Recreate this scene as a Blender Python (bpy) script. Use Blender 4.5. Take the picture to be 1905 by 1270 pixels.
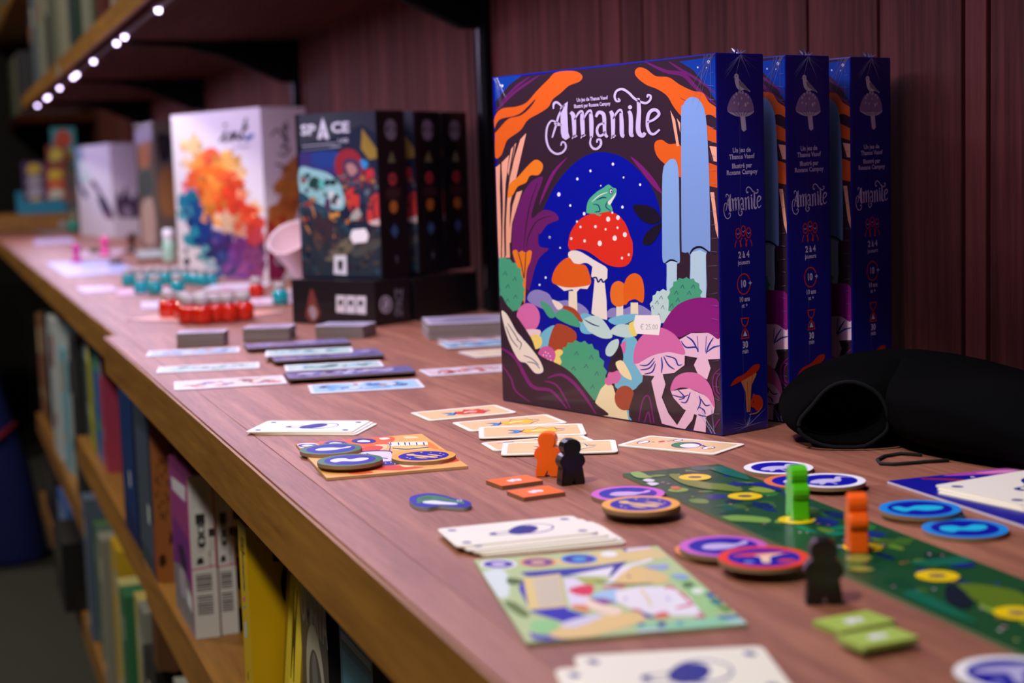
import bpy, bmesh, math, random
from math import sin, cos, radians, pi, hypot, atan2
from mathutils import Vector, Matrix
from mathutils.geometry import tessellate_polygon

for o in list(bpy.data.objects): bpy.data.objects.remove(o)
SC = bpy.context.scene
COL = SC.collection
random.seed(7)

# ------------------------------------------------------------------ camera
CAMZ = 1.15                       # lens height above the floor
YAW, PITCH, ROLL, FPX = radians(20.013), radians(6.293), radians(-1.852), 2910.0
FWD = Vector((sin(YAW)*cos(PITCH), cos(YAW)*cos(PITCH), -sin(PITCH)))
_r = Vector((cos(YAW), -sin(YAW), 0)); _u = _r.cross(FWD)
RGT = _r*cos(ROLL) + _u*sin(ROLL); UPV = _u*cos(ROLL) - _r*sin(ROLL)
CAM = Vector((0, 0, CAMZ))
cd = bpy.data.cameras.new('camera'); cd.sensor_width = 36; cd.lens = FPX*36/1905
cd.clip_start = .02; cd.clip_end = 60
cd.dof.use_dof = True; cd.dof.focus_distance = 1.03; cd.dof.aperture_fstop = 7.0
co = bpy.data.objects.new('camera', cd); COL.objects.link(co)
m3 = Matrix((RGT, UPV, -FWD)).transposed()
co.matrix_world = Matrix.Translation(CAM) @ m3.to_4x4()
SC.camera = co

# ------------------------------------------------------------------ world, lamps, exposure
w = bpy.data.worlds.new('world'); SC.world = w; w.use_nodes = True
w.node_tree.nodes['Background'].inputs[0].default_value = (.62, .66, .80, 1)
w.node_tree.nodes['Background'].inputs[1].default_value = .006
SC.view_settings.view_transform = 'Standard'; SC.view_settings.look = 'None'
SC.view_settings.gamma = 1; SC.view_settings.use_curve_mapping = False
SC.view_settings.exposure = 0.0

def lamp(name, kind, loc, energy, color, target=None, **kw):
    d = bpy.data.lights.new(name, kind); d.energy = energy; d.color = color
    for k, v in kw.items(): setattr(d, k, v)
    o = bpy.data.objects.new(name, d); COL.objects.link(o); o.location = loc
    if target is not None:
        o.rotation_euler = (Vector(target)-Vector(loc)).to_track_quat('-Z', 'Y').to_euler()
    return o
# warm spots on the shop ceiling above the aisle
lamp('ceiling_spot', 'AREA', (-.80, .15, 2.75), 36, (1, .94, .81), (.25, 1.0, .9), size=.16)
lamp('ceiling_spot', 'AREA', (-1.0, 2.9, 2.75), 24, (1, .94, .81), (.25, 3.2, 1.1), size=.16)
lamp('ceiling_spot', 'AREA', (-1.0, 5.2, 2.75), 20, (1, .94, .81), (.25, 5.6, 1.1), size=.16)  # further unseen spot, added to brighten the far shelf and books

# ------------------------------------------------------------------ pixel <-> place helpers (1905x1270 frame)
def ray(x, y): return FWD + RGT*((x-952.5)/FPX) - UPV*((y-635.0)/FPX)
def onz(x, y, z):                                  # point on the level z
    d = ray(x, y); return CAM + d*((z-CAMZ)/d.z)
def onx(x, y, X):
    d = ray(x, y); return CAM + d*(X/d.x)
def onplane(x, y, p, n):
    d = ray(x, y); return CAM + d*((p-CAM).dot(n)/d.dot(n))
TOP = CAMZ - .182                                  # counter top
WALLX = .67

# ------------------------------------------------------------------ materials
def lin(c):
    if isinstance(c, str): c = tuple(int(c[i:i+2], 16) for i in (1, 3, 5))
    f = lambda v: v/12.92 if v <= .04045 else ((v+.055)/1.055)**2.4
    return tuple(f(v/255) for v in c) + (1.0,)
_M = {}
def mat(c, rough=.5, coat=0.0, metal=0.0, trans=0.0, emit=0.0, sheen=0.0, spec=.5, var=0.0):
    key = (c, rough, coat, metal, trans, emit, sheen, spec, var)
    if key in _M: return _M[key]
    m = bpy.data.materials.new('mat_%d' % len(_M)); m.use_nodes = True
    nt = m.node_tree; b = nt.nodes['Principled BSDF']
    b.inputs['Base Color'].default_value = lin(c); b.inputs['Roughness'].default_value = rough
    b.inputs['Metallic'].default_value = metal; b.inputs['Coat Weight'].default_value = coat
    b.inputs['Coat Roughness'].default_value = .12; b.inputs['Transmission Weight'].default_value = trans
    b.inputs['Specular IOR Level'].default_value = spec; b.inputs['Sheen Weight'].default_value = sheen
    if emit:
        b.inputs['Emission Color'].default_value = lin(c); b.inputs['Emission Strength'].default_value = emit
    if var:
        n = nt.nodes.new('ShaderNodeTexNoise'); n.inputs['Scale'].default_value = 35; n.inputs['Detail'].default_value = 4
        tc = nt.nodes.new('ShaderNodeTexCoord'); nt.links.new(tc.outputs['Object'], n.inputs['Vector'])
        h = nt.nodes.new('ShaderNodeHueSaturation'); h.inputs['Color'].default_value = lin(c)
        mr = nt.nodes.new('ShaderNodeMapRange'); mr.inputs['To Min'].default_value = 1-var; mr.inputs['To Max'].default_value = 1+var
        nt.links.new(n.outputs['Fac'], mr.inputs['Value']); nt.links.new(mr.outputs['Result'], h.inputs['Value'])
        nt.links.new(h.outputs['Color'], b.inputs['Base Color'])
    _M[key] = m; return m

def wood(name, dark, light, scale=(1, 1, 1), rough=.55, ring=9.0, streak=70.0, bump=.15, spec=.5):
    """streaks run along the object's local axis that has the small scale"""
    m = bpy.data.materials.new(name); m.use_nodes = True; nt = m.node_tree; b = nt.nodes['Principled BSDF']
    L = nt.links.new; N = nt.nodes.new
    tc = N('ShaderNodeTexCoord'); mp = N('ShaderNodeMapping'); mp.inputs['Scale'].default_value = scale
    oi = N('ShaderNodeObjectInfo')
    off = N('ShaderNodeVectorMath'); off.operation = 'MULTIPLY_ADD'
    cmb = N('ShaderNodeCombineXYZ')
    for i in range(3): L(oi.outputs['Random'], cmb.inputs[i])
    off.inputs[1].default_value = (7, 13, 5); L(cmb.outputs[0], off.inputs[0]); L(tc.outputs['Object'], off.inputs[2])
    L(off.outputs[0], mp.inputs['Vector'])
    n1 = N('ShaderNodeTexNoise'); n1.inputs['Scale'].default_value = ring; n1.inputs['Detail'].default_value = 5; n1.inputs['Distortion'].default_value = .8
    n2 = N('ShaderNodeTexNoise'); n2.inputs['Scale'].default_value = streak; n2.inputs['Detail'].default_value = 6; n2.inputs['Roughness'].default_value = .7
    L(mp.outputs[0], n1.inputs['Vector']); L(mp.outputs[0], n2.inputs['Vector'])
    wv = N('ShaderNodeMath'); wv.operation = 'MULTIPLY'; wv.inputs[1].default_value = 22; L(n1.outputs['Fac'], wv.inputs[0])
    sn = N('ShaderNodeMath'); sn.operation = 'SINE'; L(wv.outputs[0], sn.inputs[0])
    mr = N('ShaderNodeMapRange'); mr.inputs['From Min'].default_value = -1; mr.inputs['To Min'].default_value = .3; mr.inputs['To Max'].default_value = .7
    L(sn.outputs[0], mr.inputs['Value'])
    mx = N('ShaderNodeMath'); mx.operation = 'MULTIPLY_ADD'; mx.inputs[1].default_value = .45
    sc2 = N('ShaderNodeMath'); sc2.operation = 'MULTIPLY'; sc2.inputs[1].default_value = .62
    L(n2.outputs['Fac'], sc2.inputs[0]); L(mr.outputs[0], mx.inputs[0]); L(sc2.outputs[0], mx.inputs[2])
    rp = N('ShaderNodeValToRGB'); rp.color_ramp.elements[0].color = lin(dark); rp.color_ramp.elements[1].color = lin(light)
    rp.color_ramp.elements[0].position = .3; rp.color_ramp.elements[1].position = .72
    L(mx.outputs[0], rp.inputs[0])
    hs = N('ShaderNodeHueSaturation'); mv = N('ShaderNodeMapRange'); mv.inputs['To Min'].default_value = .82; mv.inputs['To Max'].default_value = 1.12
    L(oi.outputs['Random'], mv.inputs['Value']); L(mv.outputs[0], hs.inputs['Value']); L(rp.outputs[0], hs.inputs['Color'])
    L(hs.outputs[0], b.inputs['Base Color']); b.inputs['Roughness'].default_value = rough; b.inputs['Specular IOR Level'].default_value = spec
    bp = N('ShaderNodeBump'); bp.inputs['Strength'].default_value = bump; bp.inputs['Distance'].default_value = .002
    L(mx.outputs[0], bp.inputs['Height']); L(bp.outputs[0], b.inputs['Normal'])
    return m

# ------------------------------------------------------------------ object helpers
def link(name, me, parent=None, loc=None, rotz=0):
    o = bpy.data.objects.new(name, me); COL.objects.link(o)
    if parent is not None: o.parent = parent
    if loc is not None: o.location = loc
    if rotz: o.rotation_euler = (0, 0, rotz)
    return o
def tag(o, label, cat, group=None):
    o['label'] = label; o['category'] = cat
    if group: o['group'] = group
    return o
def structure(o): o['kind'] = 'structure'; return o
def mesh(name, verts, faces, mats, idx=None, smooth=False):
    me = bpy.data.meshes.new(name); me.from_pydata([tuple(v) for v in verts], [], faces)
    for m in (mats if isinstance(mats, (list, tuple)) else [mats]): me.materials.append(m)
    if idx: me.polygons.foreach_set('material_index', idx)
    if smooth: me.polygons.foreach_set('use_smooth', [True]*len(me.polygons))
    me.update(); return me
def bm_mesh(name, bm, mats, smooth=False):
    me = bpy.data.meshes.new(name); bm.normal_update(); bm.to_mesh(me); bm.free()
    for m in (mats if isinstance(mats, (list, tuple)) else [mats]): me.materials.append(m)
    if smooth: me.polygons.foreach_set('use_smooth', [True]*len(me.polygons))
    return me
def box_mesh(name, lo, hi, m, bevel=0.0):
    bm = bmesh.new(); bmesh.ops.create_cube(bm, size=1)
    for v in bm.verts: v.co = Vector([lo[i]+(v.co[i]+.5)*(hi[i]-lo[i]) for i in range(3)])
    if bevel: bmesh.ops.bevel(bm, geom=bm.edges[:], offset=bevel, segments=2, affect='EDGES', profile=.7)
    return bm_mesh(name, bm, m)
def box(name, lo, hi, m, parent=None, bevel=0.0, loc=None, rotz=0):
    return link(name, box_mesh(name, lo, hi, m, bevel), parent, loc, rotz)
def prism_mesh(name, pts, z0, z1, m, bevel=0.0, smooth=False):
    """outline in xy pushed from z0 to z1; m may be [side, top]"""
    bm = bmesh.new(); vs = [bm.verts.new((p[0], p[1], z0)) for p in pts]; f = bm.faces.new(vs)
    if f.normal.z > 0: f.normal_flip()
    bm.normal_update()
    r = bmesh.ops.extrude_face_region(bm, geom=[f])
    vv = [g for g in r['geom'] if isinstance(g, bmesh.types.BMVert)]
    for v in vv: v.co.z = z1
    bmesh.ops.recalc_face_normals(bm, faces=bm.faces[:])
    if bevel:
        ed = [e for e in bm.edges if abs(e.verts[0].co.z-e.verts[1].co.z) < 1e-9]
        bmesh.ops.bevel(bm, geom=ed, offset=bevel, segments=2, affect='EDGES')
    if isinstance(m, (list, tuple)):
        bm.normal_update()
        for f in bm.faces: f.material_index = 1 if f.normal.z > .9 else 0
    return bm_mesh(name, bm, m, smooth)
def rrect(L, W, r, n=4):
    out = []
    for cx, cy, a0 in ((L/2-r, W/2-r, 0), (-L/2+r, W/2-r, pi/2), (-L/2+r, -W/2+r, pi), (L/2-r, -W/2+r, 1.5*pi)):
        for i in range(n+1):
            a = a0+pi/2*i/n; out.append((cx+r*cos(a), cy+r*sin(a)))
    return out
def tube_mesh(name, pts, r, m, n=8, closed=False):
    bm = bmesh.new(); P = [Vector(p) for p in pts]; rings = []
    k = len(P)
    for i, p in enumerate(P):
        a = P[(i-1) % k] if closed or i else p; b = P[(i+1) % k] if closed or i < k-1 else p
        t = (b-a).normalized(); s = t.cross(Vector((0, 0, 1)))
        if s.length < 1e-4: s = Vector((1, 0, 0))
        s.normalize(); u = s.cross(t); rr = r[i] if isinstance(r, (list, tuple)) else r
        rings.append([bm.verts.new(p + s*rr*cos(2*pi*j/n) + u*rr*sin(2*pi*j/n)) for j in range(n)])
    for i in range(k if closed else k-1):
        A, B = rings[i], rings[(i+1) % k]
        for j in range(n): bm.faces.new((A[j], A[(j+1) % n], B[(j+1) % n], B[j]))
    if not closed: bm.faces.new(rings[0][::-1]); bm.faces.new(rings[-1])
    bmesh.ops.recalc_face_normals(bm, faces=bm.faces[:])
    return bm_mesh(name, bm, m, True)
def lathe_mesh(name, prof, m, n=20, mats_at=None):
    bm = bmesh.new(); rings = []
    for r, z in prof:
        rings.append([bm.verts.new((r*cos(2*pi*j/n), r*sin(2*pi*j/n), z)) for j in range(n)] if r > 1e-6 else [bm.verts.new((0, 0, z))])
    for A, B in zip(rings, rings[1:]):
        for j in range(n):
            q = [A[j % len(A)], A[(j+1) % len(A)], B[(j+1) % len(B)], B[j % len(B)]]
            u = []
            for v in q:
                if v not in u: u.append(v)
            if len(u) > 2: bm.faces.new(u)
    bmesh.ops.recalc_face_normals(bm, faces=bm.faces[:])
    return bm_mesh(name, bm, m, True)

# ------------------------------------------------------------------ printed artwork: flat coloured shapes on a face
def spline(pts, closed, n=6):
    P = [Vector(p).to_2d() for p in pts]; k = len(P); out = []
    for i in range(k if closed else k-1):
        g = lambda j: P[j % k] if closed else P[max(0, min(k-1, j))]
        a, b, c, d = g(i-1), g(i), g(i+1), g(i+2)
        for s in range(n):
            t = s/n
            out.append(.5*((2*b) + (c-a)*t + (2*a-5*b+4*c-d)*t*t + (3*b-a-3*c+d)*t**3))
    if not closed: out.append(P[-1])
    return out
_txt = {}
def glyphs(s, bold=.012):
    key = (s, bold)
    if key not in _txt:
        cu = bpy.data.curves.new('t', 'FONT'); cu.body = s; cu.align_x = 'CENTER'; cu.align_y = 'CENTER'; cu.resolution_u = 2; cu.offset = bold
        ob = bpy.data.objects.new('t', cu); COL.objects.link(ob)
        dg = bpy.context.evaluated_depsgraph_get(); me = bpy.data.meshes.new_from_object(ob.evaluated_get(dg))
        _txt[key] = ([v.co.copy() for v in me.vertices], [tuple(p.vertices) for p in me.polygons])
        bpy.data.objects.remove(ob); bpy.data.curves.remove(cu); bpy.data.meshes.remove(me)
    return _txt[key]
class Art:
    """fn(u, v, h) -> local point lying h above the printed face"""
    STEP = 2.5e-6
    def __init__(s, fn, coat=.25, rough=.45): s.fn, s.v, s.f, s.i, s.m, s.h, s.coat, s.rough = fn, [], [], [], [], 3e-5, coat, rough
    def _mi(s, c):
        if c not in s.m: s.m.append(c)
        return s.m.index(c)
    def raw(s, pts, faces, c):
        b = len(s.v); s.v += [s.fn(p[0], p[1], s.h) for p in pts]; mi = s._mi(c)
        for f in faces: s.f.append(tuple(b+k for k in f)); s.i.append(mi)
    def poly(s, pts, c, smooth=True, n=5, up=True):
        P = spline(pts, True, n) if smooth else [Vector(p).to_2d() for p in pts]
        s.raw(P, tessellate_polygon([[p.to_3d() for p in P]]), c)
        if up: s.h += s.STEP
    def ell(s, x, y, rx, ry, c, rot=0, n=20, up=True):
        s.poly([(x+rx*cos(a)*cos(rot)-ry*sin(a)*sin(rot), y+rx*cos(a)*sin(rot)+ry*sin(a)*cos(rot)) for a in (2*pi*k/n for k in range(n))], c, False, up=up)
    def dots(s, L, c):
        for x, y, r in L: s.ell(x, y, r*.8, r, c, n=10, up=False)
        s.h += s.STEP
    def line(s, pts, wd, c, taper=0, smooth=True, n=5, up=True, asp=1.0):
        P = spline(pts, False, n) if smooth and len(pts) > 2 else [Vector(p).to_2d() for p in pts]
        k = len(P); A, B = [], []
        for i, p in enumerate(P):
            t = P[min(i+1, k-1)]-P[max(i-1, 0)]
            if t.length < 1e-12: t = Vector((1, 0))
            t.normalize(); q = Vector((-t.y*asp, t.x)); f = i/(k-1)
            w_ = wd/2*(1 if not taper else (1-taper*abs(2*f-1)**2 if taper < 2 else (1-f)+.1))
            A.append(p+q*w_); B.append(p-q*w_)
        s.raw(A+B, [(i, i+1, k+i+1, k+i) for i in range(k-1)], c)
        if up: s.h += s.STEP
    def ring(s, x, y, rx, ry, wd, c, n=24, a0=0, a1=2*pi):
        s.line([(x+rx*cos(a0+(a1-a0)*k/n), y+ry*sin(a0+(a1-a0)*k/n)) for k in range(n+1)], wd, c, smooth=False)
    def text(s, t, x, y, hx, c, flip=1, rot=0, bold=.012, sx=1.0):
        V, F = glyphs(t, bold); ca, sa = cos(rot), sin(rot)
        pts = [(x+(v.x*sx*ca-v.y*sa)*hx, y+flip*(v.x*sx*sa+v.y*ca)*hx) for v in V]
        s.raw(pts, F, c); s.h += s.STEP
    def build(s, name, parent):
        me = mesh(name, s.v, s.f, [mat(c, s.rough, s.coat, spec=.3) if not isinstance(c, bpy.types.Material) else c for c in s.m], s.i)
        return link(name, me, parent)

# ================================================================== SETTING
W_TOP = wood('wood_counter', '#744234', '#a87058', (26, 1.3, 26), .5, 1.5, 24, .1)
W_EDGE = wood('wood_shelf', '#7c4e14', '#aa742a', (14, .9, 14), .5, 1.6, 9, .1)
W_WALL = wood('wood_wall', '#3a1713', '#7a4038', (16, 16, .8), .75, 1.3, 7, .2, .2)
W_UNDER_SHADE = wood('wood_underside_shade', '#2e130b', '#4c2114', (14, .9, 14), .9, 1.6, 9, .1, .1)  # shelf wood with the underside's shade put into its colour
M_BLACK = mat('#070708', .8, spec=.1); M_DARKGAP = mat('#0d0806', .9)
m = bpy.data.materials.new('concrete'); m.use_nodes = True; nt = m.node_tree
_n = nt.nodes.new('ShaderNodeTexNoise'); _n.inputs['Scale'].default_value = 6; _n.inputs['Detail'].default_value = 8
_rp = nt.nodes.new('ShaderNodeValToRGB'); _rp.color_ramp.elements[0].color = lin('#2c2a22'); _rp.color_ramp.elements[1].color = lin('#47443a')
nt.links.new(_n.outputs['Fac'], _rp.inputs[0]); nt.links.new(_rp.outputs[0], nt.nodes['Principled BSDF'].inputs['Base Color'])
nt.nodes['Principled BSDF'].inputs['Roughness'].default_value = .7
structure(box('floor', (-3.2, -1, -.05), (.75, 8.2, 0), m))
structure(box('wall_back', (-3.2, 8.0, 0), (.75, 8.1, 2.9), mat('#151210', .9)))

# plank wall behind the counter
wall = structure(box('wall_right', (WALLX+.016, -.6, 0), (WALLX+.05, 8.0, 2.9), M_DARKGAP))
k = WALLX/.645
seams = [.8555*k, .882*k, .9816*k, 1.079*k] + [onx(x, 60, WALLX).y for x in (1282, 1194, 1153, 1116, 1041, 976)]
seams = sorted(seams)
ys = [seams[0]-.125*i for i in range(11, 0, -1)] + seams
while ys[-1] < 7.9: ys.append(ys[-1] + random.choice((.085, .1, .11, .125)))
for a, b in zip(ys, ys[1:]):
    g = random.uniform(.0012, .0024); d = random.uniform(0, .0015)
    o = box('plank', (0, -(b-a)/2+g, -.0), (.016, (b-a)/2-g, 2.85), W_WALL, wall, .0012, (WALLX+d, (a+b)/2, 0))

# counter: boards on a frame
ZT, ZB = TOP, TOP-.043
ctr = tag(link('display_counter', None, loc=(.18, 0, 0)), 'long reddish wooden display counter carrying the games, running along the plank wall', 'counter')
def board(x0, x1, y0, y1, z1=ZT, z0=ZB, nm='board', m=W_TOP, par=ctr):
    return box(nm, (-(x1-x0)/2+.00012, -(y1-y0)/2+.00012, z0-z1), ((x1-x0)/2-.00012, (y1-y0)/2-.00012, 0), m, par, .0006,
               ((x0+x1)/2-par.location.x, (y0+y1)/2-par.location.y, z1))
YS = 1.90
lip = .0225
for a, b, x in ((-.5, YS, .179), (YS, 6.9, .1935)):
    board(x, x+lip, a, b, nm='front_lip', m=W_TOP)
    board(x+lip, .335, a, b)
board(.335, .4735, -.5, YS); board(.4735, WALLX-.001, -.5, .738); board(.4735, WALLX-.001, .738, YS)
board(.335, .5, YS, 6.9); board(.5, WALLX-.001, YS, 6.9)
# the amber face of the front edge, a facing strip under the lip
for a, b, x in ((-.5, YS, .179), (YS, 6.9, .1935)):
    board(x-.0025, x+.0002, a, b, ZT-.0012, ZB, 'edge_facing', W_EDGE)

# shelves under the counter
LOWX, LOWZ = .215, CAMZ-.47
BOTX, BOTZ = .215, CAMZ-.85
low = tag(link('lower_shelf', None, loc=(LOWX, 0, 0)), 'amber wooden shelf full of boxes directly under the display counter', 'shelf')
low2 = tag(link('bottom_shelf', None, loc=(BOTX, 0, 0)), 'amber wooden bottom shelf near the floor under the counter', 'shelf')
for par, X, Z in ((low, LOWX, LOWZ), (low2, BOTX, BOTZ)):
    board(X, WALLX-.001, -.5, 1.96, Z, Z-.055, 'shelf_board', W_EDGE, par)
    board(X+.006, WALLX-.001, 1.96, 3.02 if par is low else 4.5, Z-.004, Z-.059, 'shelf_board', W_EDGE, par)
FARZ = CAMZ-.63
lowf = tag(link('far_lower_shelf', None, loc=(LOWX, 0, 0)), 'amber wooden shelf under the far half of the counter, hung lower than the near one', 'shelf')
board(LOWX+.01, WALLX-.001, 3.08, 4.5, FARZ, FARZ-.05, 'shelf_board', W_EDGE, lowf)
for y in (1.93,):
    pts = [(0, 0), (.10, 0), (.10, -.03), (.06, -.06), (.02, -.075), (0, -.07)]
    me = prism_mesh('corbel', pts, -.028, .028, mat('#5a3514', .6), .003)
    o = link('corbel', me); o.matrix_world = Matrix.Translation((LOWX+.004, y, LOWZ-.0595)) @ Matrix.Rotation(pi/2, 4, 'X')
    tag(o, 'rounded brown wooden corbel holding up the lower shelf', 'corbel')

# shelf above, with the strip of lights
UPX, UPZ = .308, CAMZ+.262
ups = tag(link('upper_shelf', None, loc=(UPX, 0, 0)), 'amber wooden shelf above the counter with lights along its front edge', 'shelf')
for a, b in ((-.4, 1.9), (1.9, 5.75)):
    for x0, x1 in ((UPX, .43), (.43, .55), (.55, WALLX-.001)):
        board(x0, x1, a, b, UPZ+.038, UPZ, 'shelf_board', W_EDGE, ups)
for a, b in ((-.4, 1.9), (1.9, 5.75)): board(UPX+.008, WALLX-.002, a, b, UPZ-.0002, UPZ-.006, 'underside_shade_panel', W_UNDER_SHADE, ups)  # thin panel added to darken the shelf from below, shade as colour
UPZ -= .006
box('price_rail_tag', (-.0014, 0, .006), (0, .07, .032), mat('#8e9284', .5), ups, 0, (0, 4.0, UPZ))
top2 = tag(link('top_shelf', None, loc=(UPX, 0, 0)), 'amber wooden shelf high up at the top left, above the row of books', 'shelf')
board(UPX, WALLX-.001, 3.0, 7.95, UPZ+.44, UPZ+.402, 'shelf_board', W_EDGE, top2)
far_ = tag(link('far_shelf', None, loc=(UPX, 0, 0)), 'dark wooden shelf with pale books beyond the end of the lit shelf', 'shelf')
board(UPX+.05, WALLX-.001, 6.95, 7.95, UPZ+.044, UPZ+.006, 'shelf_board', W_UNDER_SHADE, far_)

posts = [y*k for y in (1.829, 2.88, 3.951, 4.973)]
nth = ('nearest, beside the mushroom game box', 'second, behind the space game boxes', 'third, behind the white ink box', 'farthest from the camera')
for y, n in zip(posts, nth):
    u = tag(link('wall_upright', None, loc=(WALLX, y, 0)), 'black steel upright on the plank wall, ' + n, 'upright', 'black wall uprights')
    ch = box('channel', (-.010, -.02, TOP+.001), (0, .02, UPZ), M_BLACK, u, .002)
    box('slot_strip', (-.0115, -.004, TOP+.03), (-.010, .004, UPZ-.03), mat('#2a2a33', .35, metal=1), ch)
    br = tag(link('shelf_bracket', None, loc=(WALLX-.0115, y, UPZ)), 'black steel bracket under the upper shelf, ' + n, 'bracket', 'black shelf brackets')
    prof = [(0, 0), (-.30, 0), (-.30, -.006), (-.2, -.012), (-.13, -.03), (-.06, -.06), (-.02, -.078), (0, -.078)]
    o = link('web', prism_mesh('web', prof, -.012, .012, M_BLACK), br); o.rotation_euler = (pi/2, 0, 0)
    box('flange', (-.30, -.019, -.0035), (0, .019, -.0003), M_BLACK, br)

strip = tag(link('led_strip', None, loc=(UPX+.0235, 0, UPZ)), 'strip of violet-white lights stuck under the front edge of the upper shelf', 'light strip')
box('tape', (-.005, .6, -.0022), (.005, 5.7, -.0003), mat('#3a3238', .6), strip)
LEDM = mat('#e2ccff', .4, emit=9)
bulb = lathe_mesh('led_bulb', [(0, -.0095), (.0034, -.0090), (.0047, -.005), (.0047, -.0022)], LEDM, 12)
for y in (.68, .92, 1.03, 1.4, 1.84, 1.94, 2.40, 2.84, 2.97, 3.41, 3.82, 3.92, 4.35, 4.79, 4.86, 5.30): link('led_bulb', bulb, strip, (0, y, 0))
d = bpy.data.lights.new('led_strip_light', 'AREA'); d.shape = 'RECTANGLE'; d.size = .012; d.size_y = 5.02; d.energy = 17.0; d.color = (.80, .66, 1.0)
o = bpy.data.objects.new('led_strip_light', d); COL.objects.link(o); o.parent = strip; o.location = (0, .68+5.02/2, -.0105)

# ================================================================== MUSHROOM GAME BOXES
NEAR = onz(1344.5, 812, TOP); FAR = onz(935, 745.5, TOP)
BW = (FAR-NEAR).length; BT = .0440; BH = .2525
TH = atan2(FAR.y-NEAR.y, FAR.x-NEAR.x) - pi/2
XL = Vector((cos(TH), sin(TH), 0)); YL = Vector((-sin(TH), cos(TH), 0))
def loc_of(p, org, th):
    d = p-org; return Vector((d.x*cos(th)+d.y*sin(th), -d.x*sin(th)+d.y*cos(th), d.z))
def face_fn(org, th, face, lim=None):
    """pixel -> local point on the front (x=0) or spine (y=0) face of a box standing at org"""
    xl = Vector((cos(th), sin(th), 0)); yl = Vector((-sin(th), cos(th), 0))
    n = -xl if face == 'front' else -yl
    ln = Vector((-1, 0, 0)) if face == 'front' else Vector((0, -1, 0))
    def fn(u, v, h):
        q = loc_of(onplane(u, v, org, n), org, th)
        if lim: q = Vector([min(max(q[i], .0009), lim[i]-.0009) if not (i == (0 if face == 'front' else 1)) else q[i] for i in range(3)])
        return q + ln*h
    return fn
def A(*L): return [(900+x/3.341, 80+y/3.341) for x, y in L]
def B(*L): return [(900+x/3.341, 440+y/3.341) for x, y in L]
AUB, NAVY, ORG, ORG2, PEACH = '#34202f', '#06108c', '#e2601c', '#ee7f22', '#f0aa8c'
PUR, PUR2, GRN, LIL, CREAM = '#6a1f66', '#7d1c74', '#4aa67f', '#8d88c4', '#ece6dc'
RED, PINK, LPINK, MAG, SKY, SKYL = '#df3020', '#d86fae', '#eec6e0', '#8a1a7c', '#7ea2dc', '#b4d6e6'
LBLU, BRN, YEL, PALE = '#74c0dc', '#a8482c', '#f6e2a0', '#bfe0dc'

def jag(pts, amp, n=3):
    """zigzag outline like a leafy bush"""
    P = spline(pts, True, n); k = len(P); c = sum(P, Vector((0, 0)))/k
    return [p+(p-c).normalized()*(amp if i % 2 else -amp*.4) for i, p in enumerate(P)]

def title(ar, T, c, s=1.0):
    """the hand-drawn blackletter title; T maps trace coordinates into the artwork"""
    L = lambda pts, wd, tp=.55: ar.line([T(*p) for p in pts], wd*s, c, tp, up=False)
    ar.poly([T(*p) for p in ((478, 405), (500, 385), (525, 366), (521, 420), (528, 560), (538, 588), (512, 606), (490, 590), (482, 560))], c, False, up=False)
    L([(505, 385), (470, 450), (450, 520), (428, 590)], 13, .3)
    L([(436, 412), (438, 380), (460, 372), (490, 400)], 15)
    L([(440, 500), (462, 512), (488, 510)], 11, .2)
    L([(478, 508), (450, 492), (420, 488), (396, 530), (392, 600), (412, 660), (450, 690), (488, 684), (512, 655), (508, 625), (490, 618), (482, 640)], 13, .4)
    for pts in ([(542, 432), (558, 450), (564, 500), (566, 590)], [(614, 440), (616, 500), (620, 585)], [(668, 440), (672, 500), (672, 590)]): L(pts, 27, .3)
    L([(566, 480), (590, 440), (612, 425), (622, 445)], 14); L([(620, 480), (645, 435), (666, 422), (676, 445)], 14)
    L([(672, 580), (664, 625), (680, 655), (706, 660), (730, 635), (728, 605), (710, 603), (706, 622)], 15, .4)
    L([(552, 598), (566, 578), (584, 582)], 10); L([(606, 595), (620, 574), (636, 576)], 10)
    L([(700, 462), (716, 434), (744, 442), (752, 475), (755, 560), (772, 588)], 24, .4)
    L([(752, 500), (720, 512), (706, 545), (718, 578), (744, 572), (756, 550)], 16, .3)
    for pts in ([(790, 425), (802, 450), (806, 500), (806, 592)], [(856, 438), (860, 500), (862, 570), (876, 582)]): L(pts, 27, .3)
    L([(806, 475), (832, 432), (854, 418), (866, 445)], 14); L([(794, 598), (808, 578), (824, 580)], 10)
    L([(902, 425), (914, 445), (918, 500), (918, 570), (934, 574)], 27, .35); ar.ell(*T(912, 402), 13*s, 13*s, c, n=12, up=False)
    L([(962, 345), (968, 420), (962, 520), (968, 562), (990, 578), (1006, 560)], 30, .4)
    L([(838, 346), (848, 362), (826, 362), (816, 330), (832, 298), (866, 290), (904, 312), (938, 346), (972, 366), (1010, 376), (1036, 358), (1040, 332), (1022, 326), (1020, 342)], 15, .3)
    L([(1018, 496), (1060, 478), (1092, 446), (1076, 420), (1046, 422), (1024, 455), (1020, 520), (1036, 560), (1062, 568), (1096, 540)], 21, .45)
    ar.h += ar.STEP

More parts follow.
